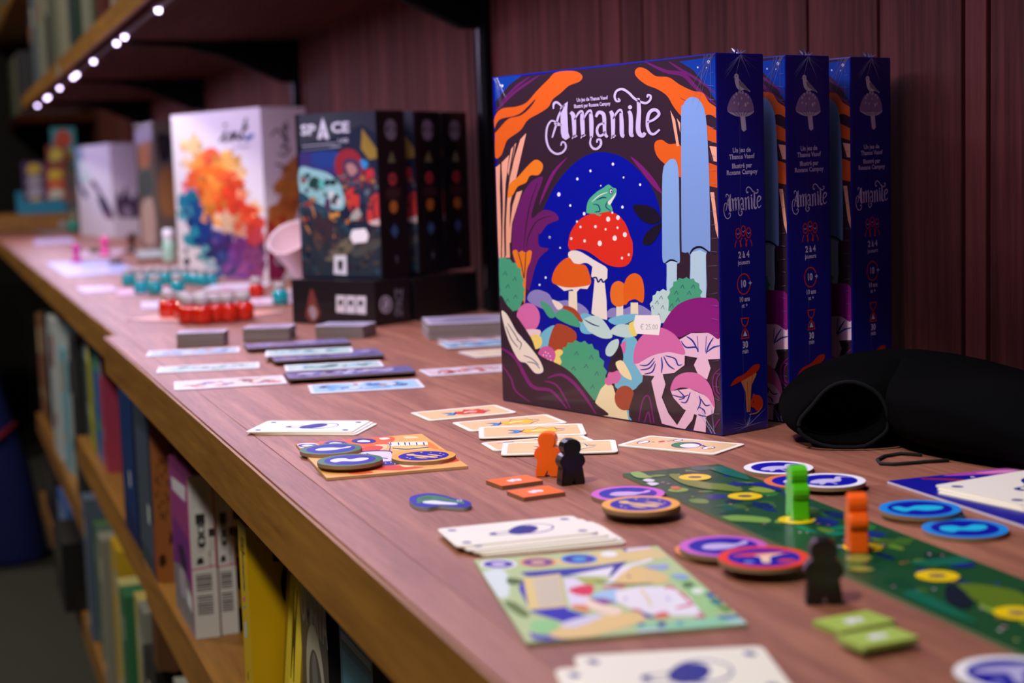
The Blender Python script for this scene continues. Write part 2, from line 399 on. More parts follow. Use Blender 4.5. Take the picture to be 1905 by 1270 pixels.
def cover_art():
    ar = Art(face_fn(NEAR, TH, 'front', (BT, BW, BH)), coat=.5, rough=.4)
    ar.poly([(921.5, 148.5), (1332.5, 101.5), (1343, 807.5), (936.5, 743)], AUB, False)
    BLUE = '#0a3ea0'
    ar.poly(A((64, 222), (240, 198), (160, 262), (72, 365)), BLUE, False); ar.poly(A((1215, 118), (1444, 84), (1448, 360), (1370, 250), (1300, 170)), BLUE, False)
    ar.dots([(*A((115, 268))[0], 2.5), (*A((102, 264))[0], 1.5), (*A((1397, 120))[0], 3.4), (*A((1330, 154))[0], 1.8), (*A((1384, 156))[0], 1.5)], '#e8e8f4')
    ar.line(A((72, 430), (190, 310), (350, 200)), 5, PUR, .9); ar.line(A((100, 380), (200, 275), (290, 210)), 4, PUR, .9)
    ar.line(A((1000, 118), (1130, 178), (1240, 200), (1330, 290), (1448, 390)), 8, PUR, .8); ar.line(A((1150, 118), (1220, 165), (1330, 230), (1446, 320)), 5, PUR, .8)
    # night sky
    ar.poly(A((740, 680), (640, 700), (540, 770), (450, 880), (390, 990), (350, 1110), (340, 1240)) + B((320, 150), (285, 330), (250, 420), (300, 640), (420, 700), (640, 760), (775, 862), (800, 720), (900, 650), (1080, 590), (1145, 450), (1145, 200))
            + A((1115, 1240), (1110, 1130), (1085, 1000), (1040, 890), (960, 790), (860, 710)), '#020e9c', n=3)
    ar.dots([(*p, r) for p, r in zip(A((803, 755), (663, 797), (582, 847), (869, 838), (972, 883), (728, 889), (467, 943), (538, 1012), (862, 1022), (410, 1210)), (3, 2.6, 2.8, 2, 2.6, 1.6, 4, 2.4, 3, 2.6))]
            + [(*p, r) for p, r in zip(B((475, 72), (385, 257), (347, 302), (410, 8)), (1.8, 2.4, 2.2, 2))], '#eef0ff')
    ar.line(A((520, 712), (440, 800), (385, 910), (345, 1010)), 6, PUR2, .95)
    ar.poly(A((912, 708), (980, 760), (1060, 850), (1108, 935), (1060, 900), (980, 800)), PUR2)
    # orange coral fungi
    ar.poly(A((66, 470), (110, 412), (200, 398), (265, 372), (330, 300), (400, 230), (450, 185), (560, 176), (612, 205), (598, 240), (530, 268), (480, 312), (430, 352), (400, 402), (340, 442), (275, 480), (228, 545), (150, 602), (128, 650), (108, 700), (72, 712), (70, 560)), ORG)
    ar.poly(A((68, 535), (100, 478), (190, 455), (240, 430), (322, 350), (290, 402), (230, 452), (150, 476), (72, 560)), AUB)
    ar.poly(A((940, 178), (965, 154), (1010, 165), (1070, 208), (1150, 216), (1220, 262), (1300, 300), (1362, 312), (1400, 370), (1452, 410), (1456, 470), (1390, 448), (1300, 520), (1232, 462), (1180, 398), (1140, 332), (1080, 290), (1010, 262), (952, 215)), ORG)
    ar.poly(A((1216, 340), (1280, 372), (1232, 352)), AUB, False)
    ar.poly(A((1385, 510), (1458, 545), (1458, 625), (1388, 606)), '#d8581c', False); ar.poly(A((1390, 742), (1461, 765), (1463, 902), (1396, 890)), '#d8581c', False)
    ar.poly(A((1394, 640), (1458, 648), (1460, 740), (1420, 735)), PEACH, False); ar.line(A((1398, 640), (1425, 735)), 2.5, AUB)
    ar.poly(A((1408, 930), (1432, 930), (1462, 1150), (1464, 1220), (1440, 1160)), PEACH, False)
    ar.poly(A((1060, 640), (1075, 610), (1110, 605), (1150, 630), (1226, 645), (1228, 832), (1180, 790), (1120, 750), (1075, 700)), ORG)
    for q in (((1160, 420), (1190, 480), (1215, 640), (1200, 645)), ((1200, 468), (1222, 500), (1222, 560))): ar.poly(A(*q), PEACH, False)
    # pale stems on the left
    for a, b in ((((75, 775), (103, 753), (100, 900), (108, 1150)), ((108, 136), (94, 140), (88, 20))), (((112, 745), (158, 698), (136, 880), (126, 1150)), ((130, 136), (114, 136))),
                 (((148, 800), (170, 662), (202, 622), (172, 760), (160, 850)), ()), (((265, 562), (228, 600), (190, 720), (160, 860), (140, 1000)), ((134, 10), (136, 134), (164, 134), (160, 20), (164, -200))),
                 (((240, 918), (205, 930), (180, 1010), (166, 1120)), ((150, 40), (168, 40), (176, -80)))):
        ar.poly(A(*a)+(B(*b) if b else []), PEACH, False)
    ar.line(A((190, 640), (155, 850), (136, 1100))+B((136, 120)), 2.2, AUB); ar.line(A((110, 800), (116, 1000))+B((110, 120)), 2.0, AUB)
    ar.poly(A((150, 960), (162, 880), (215, 832), (268, 772), (320, 728), (360, 745), (368, 780), (340, 822), (290, 826), (262, 870), (212, 895), (180, 948)), ORG2)
    ar.poly(A((366, 832), (300, 860), (238, 950), (188, 1100))+B((178, 0), (186, 150), (270, 330), (290, 310), (318, 200), (350, 130), (405, 78), (345, 62), (340, -20))+A((352, 1190), (398, 1130), (466, 1100), (440, 1055), (370, 1040), (296, 1092), (328, 960), (358, 880)), PUR, n=3)
    ar.line(A((335, 870), (290, 1000), (262, 1150))+B((250, 80)), 2.0, AUB, .6); ar.line(A((420, 1075), (330, 1110), (280, 1200))+B((265, 70)), 2.0, AUB, .6)
    ar.poly(B((180, 96), (205, 85), (216, 102), (238, 90), (262, 102), (280, 88), (299, 96), (290, 155), (266, 225), (258, 400), (247, 400), (240, 280), (200, 165)), ORG2)
    ar.line(B((216, 104), (236, 180), (250, 260)), 1.6, AUB); ar.line(B((262, 104), (258, 180), (252, 260)), 1.6, AUB)
    # hills
    ar.poly(B((280, 360), (330, 332), (400, 355), (440, 402), (520, 398), (610, 425), (652, 482), (560, 520), (300, 420)), LIL); ar.poly(B((760, 480), (800, 445), (870, 452), (940, 425), (1000, 440), (1045, 490), (900, 506), (760, 503)), LIL)
    ar.poly(jag(B((92, 165), (130, 135), (180, 160), (228, 210), (245, 300), (248, 380), (200, 465), (100, 405)), 2.6), GRN, False)
    def ticks(P, c='#1a3c6c', s=4.5):
        for x, y in P: ar.line([(x-s, y+s*.8), (x, y-s*.7), (x+s*.6, y+s*.9)], 1.8, c, .5, False, up=False)
        ar.h += ar.STEP
    ticks(B((135, 230), (195, 265), (152, 310), (200, 375), (150, 400), (97, 330)))
    # red cap
    ar.poly(B((680, 160), (770, 202), (768, 262), (752, 285), (764, 400), (768, 520), (720, 510), (670, 480), (690, 270), (668, 250)), CREAM, False)
    ar.line(B((676, 260), (700, 258), (712, 285), (730, 266), (744, 286), (772, 264)), 3, '#0a1878', 0)
    ar.poly(B((525, 112), (545, 90), (600, 96), (690, 150), (764, 196), (700, 204), (640, 166), (580, 176), (540, 152)), CREAM)
    ar.poly(A((526, 1250), (540, 1180), (590, 1105), (660, 1066), (740, 1050), (820, 1062), (880, 1122), (914, 1210))+B((926, 40), (925, 120), (900, 174), (850, 192), (790, 184), (740, 160), (690, 122), (640, 92), (590, 80), (540, 88), (526, 60)), RED, n=4)
    ar.dots([(*p, r*.3) for p, r in zip(A((774, 1097), (835, 1087), (625, 1063), (580, 1112), (602, 1145), (695, 1143), (758, 1160), (832, 1150), (878, 1193), (815, 1215), (545, 1217), (628, 1232), (722, 1247), (800, 1056)), (16, 15, 11, 8, 8, 10, 8, 8, 16, 17, 9, 10, 17, 8))]
            + [(*p, 2.6) for p in B((860, 136), (902, 115))], '#f2ece8')
    # frog
    ar.poly(A((638, 1042), (652, 980), (700, 930), (740, 905), (775, 882), (802, 900), (826, 912), (818, 960), (788, 992), (802, 1042), (770, 1050), (700, 1062), (645, 1060)), '#52b48c')
    ar.poly(A((824, 932), (812, 962), (786, 1008), (772, 992), (796, 966)), '#e4ece0'); ar.line(A((672, 990), (720, 950), (770, 930)), 2, '#d8ece0', .6)
    ar.line(A((680, 1004), (712, 1010), (722, 1046), (690, 1052)), 2.2, '#16306c', .5); ar.line(A((770, 985), (760, 1020), (790, 1044)), 2, '#16306c', .5); ar.line(A((700, 978), (740, 962), (765, 965)), 2.6, '#16306c', .6)
    ar.ell(*A((793, 924))[0], 4, 5.6, '#16306c'); ar.ell(*A((793, 924))[0], 2.6, 3.8, '#dfe8ec'); ar.ell(*A((795, 925))[0], 1.4, 2.2, '#101840')
    ar.line(A((690, 1058), (712, 1072), (732, 1070)), 1.8, '#52b48c', 0); ar.line(A((712, 1056), (722, 1080)), 1.6, '#52b48c', 0)
    # orange mushrooms
    ar.poly(B((530, 340), (580, 340), (583, 480), (528, 430)), '#ece4c8', False)
    ar.poly(B((426, 282), (470, 300), (560, 312), (665, 296), (645, 328), (600, 325), (570, 355), (552, 330), (500, 340), (470, 315)), '#f0e4da', False)
    ar.poly(B((424, 280), (440, 212), (480, 160), (530, 132), (565, 168), (630, 180), (656, 230), (666, 295), (600, 314), (520, 318), (460, 304)), ORG)
    ar.poly(B((825, 430), (868, 430), (868, 502), (825, 502)), '#e4e0d4', False); ar.poly(B((914, 412), (960, 412), (962, 492), (914, 492)), '#ece4c0', False)
    ar.poly(B((787, 360), (800, 300), (840, 278), (882, 310), (892, 400), (850, 438), (802, 420)), '#ea7426')
    ar.poly(B((868, 340), (888, 262), (935, 230), (980, 255), (998, 330), (990, 412), (945, 392), (905, 402), (880, 426)), '#e6661c')
    # tall pale-blue columns
    ar.poly(A((1228, 470), (1240, 390), (1270, 347), (1310, 338), (1350, 368), (1380, 450), (1394, 640), (1404, 900), (1410, 1250))+B((1406, 95), (1382, 122), (1382, 385), (1284, 385), (1284, 122), (1240, 100), (1230, 10)), SKY, n=3)
    ar.poly(B((1288, 100), (1345, 86), (1382, 104), (1382, 385), (1284, 385)), SKYL, False); ar.line(B((1282, 112), (1306, 78), (1350, 68), (1402, 100)), 4.2, '#140f2c', .5)
    ar.poly(A((1112, 820), (1140, 745), (1170, 722), (1200, 742), (1214, 850), (1218, 1240))+B((1220, 160), (1200, 182), (1200, 352), (1140, 352), (1138, 180), (1114, 156), (1110, 20)), '#86aee2', n=3)
    ar.poly(B((1138, 160), (1175, 148), (1202, 160), (1200, 352), (1140, 352)), SKYL, False); ar.line(B((1130, 168), (1165, 148), (1205, 160)), 3.4, '#140f2c', .5)
    ar.poly(A((928, 1015), (1010, 1010), (1070, 1040), (1102, 1100), (1040, 1128), (970, 1090)), '#1c1226'); ar.poly(A((988, 1245), (1020, 1172), (1104, 1118), (1092, 1180), (1040, 1252)), '#1c1226')
    # bushes right
    ar.poly(jag(B((1038, 450), (1056, 375), (1095, 340), (1150, 345), (1165, 450), (1130, 530), (1060, 540)), 2.4), PALE, False); ticks(B((1105, 380), (1080, 410), (1115, 440), (1050, 440), (1090, 490)), '#16306c', 4)
    ar.poly(jag(B((1148, 400), (1165, 330), (1200, 275), (1260, 262), (1318, 280), (1352, 345), (1330, 395), (1250, 400), (1165, 470)), 2.6), GRN, False); ticks(B((1200, 350), (1238, 312), (1305, 312), (1280, 352), (1210, 395), (1172, 430)), '#16306c')
    # undergrowth
    ar.poly(B((350, 620), (390, 575), (446, 560), (412, 690), (340, 692)), LBLU); ar.poly(B((596, 500), (640, 478), (720, 530), (690, 600), (608, 596)), LBLU)
    ar.poly(B((775, 520), (860, 490), (960, 485), (950, 530), (830, 552)), LBLU); ar.poly(B((862, 650), (950, 640), (990, 880), (940, 950), (880, 962), (816, 930), (842, 830)), LBLU)
    ar.poly(B((350, 405), (410, 430), (445, 495), (405, 502)), GRN); ar.poly(B((440, 492), (500, 455), (560, 482), (602, 562), (520, 545)), GRN)
    ar.line(B((494, 438), (560, 465), (612, 532)), 9, BRN, .5); ar.poly(B((425, 396), (470, 410), (494, 438), (460, 456)), '#f0e4d0')
    ar.poly(B((620, 520), (690, 494), (750, 528), (802, 622), (740, 634), (662, 596), (640, 570)), PALE); ar.line(B((626, 518), (680, 548), (720, 560)), 2.4, '#16306c', .6)
    ar.poly(B((786, 592), (840, 548), (920, 556), (962, 602), (900, 630), (820, 616)), PALE); ar.poly(B((905, 545), (965, 520), (955, 612), (920, 612)), '#f0dc6c'); ar.line(B((880, 548), (930, 526)), 2.6, '#16306c', .5)
    ar.ell(*B((278, 505))[0], 22, 27, PINK); ar.poly(B((262, 582), (350, 582), (345, 622), (300, 628)), '#eed4dc'); ar.ell(*B((325, 655))[0], 12, 14, '#f2dc78')
    ar.poly(B((402, 700), (438, 560), (500, 550), (576, 602), (560, 680), (480, 716)), BRN)
    ar.ell(*B((470, 752))[0], 12, 15, '#f2dc78'); ar.ell(*B((393, 740))[0], 16.5, 17.5, '#cc5fa4'); ar.dots([(*p, 1.5) for p in B((372, 738), (385, 720), (392, 742), (402, 728), (414, 745), (400, 765), (418, 768))], '#f0d4e4')
    ar.poly(jag(B((482, 780), (500, 700), (550, 660), (630, 660), (690, 695), (740, 780), (762, 870), (752, 970), (725, 1015), (640, 1000), (570, 920), (510, 850)), 3.4), GRN, False)
    ticks(B((580, 726), (672, 750), (562, 820), (640, 806), (706, 852), (680, 935)))
    ar.poly(B((728, 950), (770, 905), (805, 930), (826, 1000), (890, 1080), (902, 1142), (745, 1118), (690, 1040)), '#f4e8b8', False)
    ar.poly(B((890, 1080), (924, 1080), (926, 1146), (902, 1142)), LBLU, False)
    ar.ell(*B((812, 872))[0], 12.5, 13, PINK); ar.ell(*B((780, 900))[0], 8, 8, PINK); ar.poly(B((850, 680), (884, 652), (876, 730)), PINK)
    ar.poly(B((778, 800), (835, 662), (870, 752), (830, 832), (780, 842)), '#2a1a30'); ar.poly(B((760, 700), (790, 655), (838, 640), (836, 690), (800, 742), (765, 740)), PALE)
    ar.poly(B((822, 785), (862, 773), (900, 830), (922, 892), (872, 872), (838, 832)), '#f6e8b4'); ar.ell(*B((878, 1005))[0], 19, 23, BRN)
    # dark ground
    ar.poly(B((96, 405), (150, 432), (230, 530), (300, 640), (345, 735), (480, 802), (560, 862), (640, 960), (700, 1040), (742, 1116), (112, 1008)), AUB)
    for P, wd in ((((104, 690), (200, 760), (300, 930), (420, 960), (520, 1070)), 6.5), (((108, 790), (170, 880), (200, 960), (290, 1030)), 3.4), (((400, 880), (480, 860), (560, 910), (640, 1010), (700, 1105)), 6), (((380, 900), (460, 930), (540, 1070)), 3.5), (((230, 840), (300, 930)), 3)): ar.line(B(*P), wd, PUR2, .7)
    ar.poly(B((924, 1144), (930, 990), (980, 910), (1044, 890), (1085, 950), (1115, 1060), (1205, 1196)), AUB)
    for P in (((965, 1150), (990, 1020), (1030, 1000), (1060, 1160)), ((1000, 1160), (1024, 1090), (1040, 1165)), ((1474, 820), (1430, 870), (1432, 960), (1470, 1010)), ((1473, 850), (1450, 890), (1452, 960), (1472, 980)), ((1470, 1135), (1440, 1180), (1420, 1225))): ar.line(B(*P), 2.6, PUR2, .3)
    # butterfly
    bf = ((112, 466), (142, 480), (172, 530), (205, 590), (240, 630), (300, 700), (350, 770), (372, 838), (322, 850), (268, 790), (230, 778), (198, 736), (158, 650), (130, 560))
    ar.poly([(x+.8, y+1.6) for x, y in B(*bf)], '#101c78'); ar.poly(B(*bf), '#efe8d8')
    for P in (((150, 540), (190, 600), (220, 650)), ((140, 560), (175, 640), (215, 690)), ((250, 740), (300, 760), (345, 800)), ((270, 780), (320, 790), (350, 822)), ((205, 640), (235, 665), (225, 705)), ((240, 600), (250, 640), (285, 660))): ar.line(B(*P), 1.6, '#14206c', .4)
    # purple and pink mushrooms
    ar.poly(B((1205, 650), (1290, 602), (1400, 600), (1470, 625), (1472, 762), (1395, 765), (1412, 820), (1390, 890), (1335, 860), (1308, 800), (1330, 755), (1250, 742)), LPINK, False)
    ar.poly(B((1115, 566), (1150, 490), (1210, 425), (1290, 390), (1370, 382), (1468, 412), (1472, 632), (1400, 602), (1300, 597), (1220, 628), (1170, 600)), MAG, n=4)
    for P in (((1228, 650), (1260, 690), (1320, 690), (1334, 720)), ((1262, 622), (1300, 650), (1334, 710)), ((1330, 620), (1336, 720)), ((1386, 620), (1380, 720)), ((1430, 630), (1400, 680), (1384, 730)), ((1472, 680), (1430, 690), (1390, 720))): ar.line(B(*P), 3, '#182a94', .6)
    ar.poly(B((940, 790), (1060, 735), (1150, 718), (1252, 720), (1250, 800), (1184, 850), (1114, 856), (1132, 920), (1108, 1000), (1150, 1100), (1218, 1202), (1110, 1164), (1080, 1060), (1044, 900), (1064, 868), (985, 862)), LPINK, False)
    ar.poly(B((932, 770), (945, 680), (1000, 604), (1080, 566), (1160, 590), (1222, 650), (1252, 734), (1150, 720), (1050, 742), (955, 792)), PINK)
    for P in (((970, 800), (1020, 800), (1062, 756)), ((975, 830), (1030, 820), (1066, 775)), ((1000, 856), (1050, 842), (1070, 790)), ((1106, 750), (1112, 800), (1106, 850)), ((1120, 745), (1150, 800), (1190, 828)), ((1130, 742), (1190, 760), (1210, 800), (1236, 796))): ar.line(B(*P), 2.8, '#182a94', .6)
    ar.poly(B((1260, 1080), (1325, 1050), (1300, 1140), (1255, 1212), (1196, 1198)), LPINK, False)
    ar.poly(B((1165, 962), (1280, 945), (1400, 1000), (1438, 1060), (1430, 1100), (1385, 1120), (1382, 1218), (1306, 1206), (1328, 1112), (1242, 1072), (1182, 1004)), LPINK, False)
    ar.poly(B((1163, 960), (1190, 880), (1260, 846), (1340, 856), (1400, 912), (1430, 990), (1436, 1064), (1390, 1000), (1300, 952), (1228, 940)), PINK)
    for P in (((1175, 985), (1230, 1000), (1275, 985)), ((1210, 955), (1250, 1000), (1215, 1015)), ((1228, 1030), (1262, 1030), (1286, 970)), ((1340, 990), (1350, 1030), (1330, 1080)), ((1352, 1010), (1380, 1050), (1410, 1048)), ((1340, 1060), (1370, 1080), (1380, 1105)), ((1335, 1108), (1360, 1116), (1385, 1118))): ar.line(B(*P), 2.6, '#182a94', .5)
    # writing
    return ar
def cover_text():
    ar = Art(face_fn(NEAR, TH, 'front', (BT, BW, BH)), coat=.5, rough=.4); ar.h = HTOP
    TT = '#cfc0e8'
    title(ar, lambda x, y: A((x, y))[0], TT, 1/3.341)
    ar.text('Un jeu de Thanos Vasof', *A((676, 350))[0], 9.6, TT, -1, .085, .03, .62); ar.text('Illustré par Roxane Campoy', *A((676, 388))[0], 9.6, TT, -1, .085, .03, .62)
    return ar

ar = cover_art()
bx1 = link('game_box', box_mesh('game_box', (0, 0, 0), (BT, BW, BH), mat('#081284', .32, .5), .0012), None, NEAR + Vector((0, 0, .0003)), TH)
cover = ar.build('cover_print', bx1); HTOP = ar.h+1e-5
lett = cover_text().build('title_lettering', cover)
# spine, laid out in millimetres: x across from the front edge, z up
mm = .001
HB = BH/713.0
def spine_fn(u, v, h): return Vector((u*mm, -h, v*mm))
sp = Art(spine_fn, coat=.35, rough=.4); cx = BT*1000/2
LAV = '#c6bbe6'
zz = lambda y: (808-y)*HB*1000            # trace height -> mm above the base
sp.poly([(cx+dx, zz(y)) for dx, y in ((-5.2, 142), (-3, 139), (-.5, 144), (3, 152), (9.5, 166), (4, 162), (.5, 164), (-3, 160), (-4.6, 152))], '#dcd6e4', n=3)
sp.ell(cx-3.6, zz(138.5), 2.1, 2.1, '#dcd6e4', n=12); sp.poly([(cx-5.4, zz(138)), (cx-7, zz(140)), (cx-5.2, zz(141))], '#8d8794', False); sp.ell(cx-3.9, zz(137.5), .4, .4, '#30284c', n=8)
sp.poly([(cx+dx, zz(y)) for dx, y in ((-1.5, 146), (1.5, 148), (8.5, 164.5), (3, 160), (-.5, 155))], '#8d8794', n=3)
for dx in (-1.2, .4): sp.line([(cx+dx, zz(162)), (cx+dx-.6, zz(169))], .45, '#8d8794', up=False)
sp.poly([(cx+1+dx, zz(210+dy)) for dx, dy in ((-2.2, -10), (2.4, -10), (4, 26), (1.5, 30), (-.5, 26))], '#cfc2dc', False)
sp.poly([(cx+dx, zz(200+dy)) for dx, dy in ((-11.5, 0), (11.5, 0), (8, 10), (0, 12), (-7, 9))], '#c4b4cc')
sp.poly([(cx+dx, zz(200+dy)) for dx, dy in ((-12, 2), (-11, -14), (-7, -28), (-1, -34), (6, -31), (10.5, -18), (11.6, 2), (0, 4))], '#9478a8')
for dx in (-7, -3.5, 0, 3.5, 7): sp.line([(cx+dx*1.1, zz(202)), (cx+dx*.5+.6, zz(210))], .4, '#4c3a5c', up=False)
sp.dots([(cx+dx, zz(200+dy), r) for dx, dy, r in ((-6, -24, 1), (-4, -30, 1.1), (-1, -34, 1.3), (2, -33, 1.2), (5, -29, 1), (7, -24, .9), (-2, -12, .9), (4.5, -10, 1.4), (6.6, -13, .9), (-6, -14, .8), (1, -22, .9))], '#c9b8d2')
for t, y in (('Un jeu de', 274), ('Thanos Vasof', 286), ('Illustré par', 303), ('Roxane Campoy', 315)): sp.text(t, cx+.2, zz(y), 4.4, LAV, 1, .02, .03, .98)
title(sp, lambda x, y: (cx-17.5+(x-388)*35.5/710, zz(349)-(y-290)*35.5/710+2), LAV, 35.5/710)
RL = '#d03018'
for dx, dy in ((-5, 4), (5, 4), (0, 0)):
    sp.ring(cx+.5+dx, zz(425+dy), 2.1, 3.4, .7, RL, 16); sp.line([(cx+.5+dx-3, zz(455)), (cx+.5+dx-2.6, zz(444+dy)), (cx+.5+dx-1.2, zz(438+dy))], .7, RL, 0); sp.line([(cx+.5+dx+3, zz(455)), (cx+.5+dx+2.6, zz(444+dy)), (cx+.5+dx+1.2, zz(438+dy))], .7, RL, 0)
    sp.ring(cx+.5+dx, zz(424+dy), 1, 1, .4, LAV, 8, pi, 2*pi)
sp.text('2 à 4', cx+.6, zz(470), 6.2, LAV, 1, .02, .03, .85); sp.text('joueurs', cx+.6, zz(484), 4.4, LAV, 1, .02, .02, .85)
sp.ring(cx+.2, zz(525), 6, 6.8, .8, RL, 30, .4, 2*pi-.2); sp.text('10', cx-.5, zz(525), 6.6, LAV, 1, .02, .04, .85); sp.text('+', cx+6.3, zz(525), 5.5, LAV, 1, 0, .03)
sp.text('10 ans', cx+.6, zz(554), 4.6, LAV, 1, .02, .03, .85); sp.text('et +', cx+.6, zz(566), 4, LAV, 1, .02, .02, .9)
hg = lambda *L: [(cx+.6+x, zz(y)) for x, y in L]
for P in (hg((-4, 590), (4, 590)), hg((-4, 628), (4, 628)), hg((-3.2, 590), (-2.6, 600), (0, 608), (-2.6, 617), (-3.2, 628)), hg((3.2, 590), (2.6, 600), (0, 608), (2.6, 617), (3.2, 628))): sp.line(P, .8, RL, 0, up=False)
sp.h += sp.STEP; sp.poly(hg((-2, 624), (0, 613), (2, 624)), '#c9bfe0', False)
sp.text('30', cx+.6, zz(641), 6.2, LAV, 1, .02, .04, .85); sp.text('min', cx+.6, zz(653), 4.6, LAV, 1, .02, .02, .85)
q = lambda *L: [(x, zz(y)) for x, y in L]
sp.poly(q((18, 710), (23, 703), (31, 690), (33, 700), (28, 720), (26.5, 770), (23, 770), (22, 730)), '#c67a50', False)
sp.line(q((24, 712), (24.6, 768)), .4, '#7c3a20'); sp.line(q((29, 700), (25.6, 768)), .4, '#7c3a20')
sp.poly(q((8, 715), (13, 702), (22, 695), (30, 682), (36, 682), (35, 692), (29, 700), (22, 706), (14, 712)), '#b62a14')
sp.poly(q((27, 760), (27.5, 748), (30, 741), (35, 741), (38.5, 752), (38, 766), (33, 771), (30, 764)), '#b8341a'); sp.ell(30, zz(741), 1.2, 1.6, '#b8341a'); sp.line(q((38, 764), (33, 774), (25, 775)), .8, '#c67a50', .6)
sp.ell(29.6, zz(752), .5, .7, '#20101c')
# film seam running down the spine
sp.line(q((24, 98), (21, 150), (20.5, 300), (20, 600), (21.5, 780), (23, 806)), .22, '#5a5a8c', 0)
spine = sp.build('spine_print', bx1)
# creased film ends
M_FILM = mat('#7478a8', .2, 1)
def film(parent):
    rnd = random.Random(3); V, F = [], []
    def sl(p, q, w_):
        p, q = Vector(p), Vector(q); t = (q-p).normalized(); n = t.cross(Vector((-.7, -.7, .1))).normalized()*w_
        b = len(V); V.extend([p-n, p+n, q]); F.append((b, b+1, b+2))
    e = -(ar.h+.0003)
    for i in range(9):
        sl((e, rnd.uniform(.001, .012), BH-.001), (e, rnd.uniform(.004, .03), BH-rnd.uniform(.012, .045)), .00018)
    for i in range(7): sl((e, BW-rnd.uniform(.001, .01), BH-.001), (e, BW-rnd.uniform(.004, .02), BH-rnd.uniform(.01, .03)), .00016)
    for i in range(5): sl((e, rnd.uniform(.001, .01), .001), (e, rnd.uniform(.006, .03), rnd.uniform(.01, .03)), .00018)
    for i in range(10): sl((BT*.5, e, BH-.001), (BT*.5+rnd.uniform(-.018, .018), e, BH-rnd.uniform(.004, .02)), .00014)
    for i in range(12): sl((BT*.52, e, .004), (BT*.52+rnd.uniform(-.02, .02), e, rnd.uniform(.001, .016)), .00016)
    for i in range(26): sl((e, .002, .015+i*.009), (e, .006+rnd.random()*.008, .015+i*.009+rnd.uniform(-.002, .002)), .00012)
    for i in range(10):       # ragged tuft of film on the top edge
        a = rnd.uniform(0, 2*pi); sl((BT*.5+.003*cos(a), .002, BH-.0004), (BT*.5+.009*cos(a), .002+.004*sin(a), BH+rnd.uniform(.0015, .0045)), .0006)
    o = link('shrink_film', mesh('shrink_film', V, F, M_FILM), parent); o['kind'] = 'stuff'; return o
flm = film(bx1)
tag(bx1, 'front blue mushroom game box with red toadstool cover and white price sticker', 'game box', 'mushroom game boxes')
def box_copy(dx, dy, th, label):
    r = bx1.copy(); COL.objects.link(r); r.location = NEAR + XL*dx + YL*dy + Vector((0, 0, .0003)); r.rotation_euler = (0, 0, th)
    for ch in (cover, spine, flm):
        c = ch.copy(); COL.objects.link(c); c.parent = r
        for g in ch.children: d = g.copy(); COL.objects.link(d); d.parent = c
    r['label'] = label
    return r
box_copy(.0672, .0015, TH, 'middle one of the three blue mushroom game boxes standing in a row')
box_copy(.1350, .0030, TH+radians(.4), 'rearmost of the three blue mushroom game boxes, closest to the plank wall')
# price sticker on the first box
fn = face_fn(NEAR, TH, 'front')
ps = Art(lambda u, v, h: fn(u, v, h+ar.h), coat=0, rough=.6)
ps.poly(B((945, 490), (1095, 490), (1104, 540), (1092, 615), (950, 605), (934, 550)), '#f1efef', False); ps.text('€ 25.00', *B((1030, 565))[0], 14, '#a9a6a8', -1, 0, .0, .75)
o = ps.build('price_sticker', bx1); o['label'] = 'small white paper price sticker'

# ================================================================== PIECES ON THE COUNTER
def rect_from(c4, z):
    """four traced corners (far-left, far-right, near-right, near-left) -> centre, angle, length, width"""
    P = [onz(x, y, z) for x, y in c4]; c = sum(P, Vector((0, 0, 0)))/4
    u = (P[1]-P[0])+(P[2]-P[3]); L = u.length/2; u.normalize(); v = Vector((-u.y, u.x, 0))
    W = abs(((P[0]-P[3])+(P[1]-P[2])).dot(v))/2
    return c, atan2(u.y, u.x), L, W
def px_fn(c, th, z, lim=None):
    """traced pixel on level z -> local point of a flat piece centred at c"""
    def fn(u, v, h):
        q = loc_of(onz(u, v, z), Vector((c.x, c.y, z)), th)
        if lim: q.x, q.y = max(-lim[0]/2, min(lim[0]/2, q.x)), max(-lim[1]/2, min(lim[1]/2, q.y))
        return Vector((q.x, q.y, h))
    return fn
def uv_fn(L, W, top=0.0): return lambda u, v, h: Vector(((u-.5)*L, (v-.5)*W, top+h))
CARD_T = .00075
def flat(name, c, th, L, W, z, t, r, side, top, label, cat, group=None):
    me = prism_mesh(name, rrect(L, W, r), -t, 0, [mat(side, .6), mat(top, .4, .15)])
    return tag(link(name, me, None, (c.x, c.y, z+t), th), label, cat, group)
IVORY, IND = '#f5f2e6', '#101f8c'
def moon_card(ar, c=IND):
    """pale card back: a drawn mushroom and small corner marks; u along the length"""
    ar.ell(.615, .52, .155, .25, c, -.12); ar.ell(.622, .525, .138, .215, IVORY, -.12)
    ar.poly([(.30, .40), (.40, .36), (.50, .42), (.50, .56), (.40, .52), (.31, .5)], c); ar.poly([(.345, .41), (.41, .385), (.50, .44), (.50, .54), (.41, .50), (.35, .485)], IVORY)
    ar.ell(.545, .5, .105, .22, c, -.25)
    for x, y in ((.09, .84), (.91, .84), (.09, .16), (.91, .16)): ar.ell(x, y, .03, .05, c, .3, 10)
def ivory_card(c, th, L, W, z, label, group, art=True, rot=0):
    o = flat('playing_card', c, th, L, W, z, CARD_T, .0035, '#e4dcc4', IVORY, label, 'card', group)
    if art:
        a = Art(uv_fn(L, W)); moon_card(a); a.build('card_print', o)
    return o
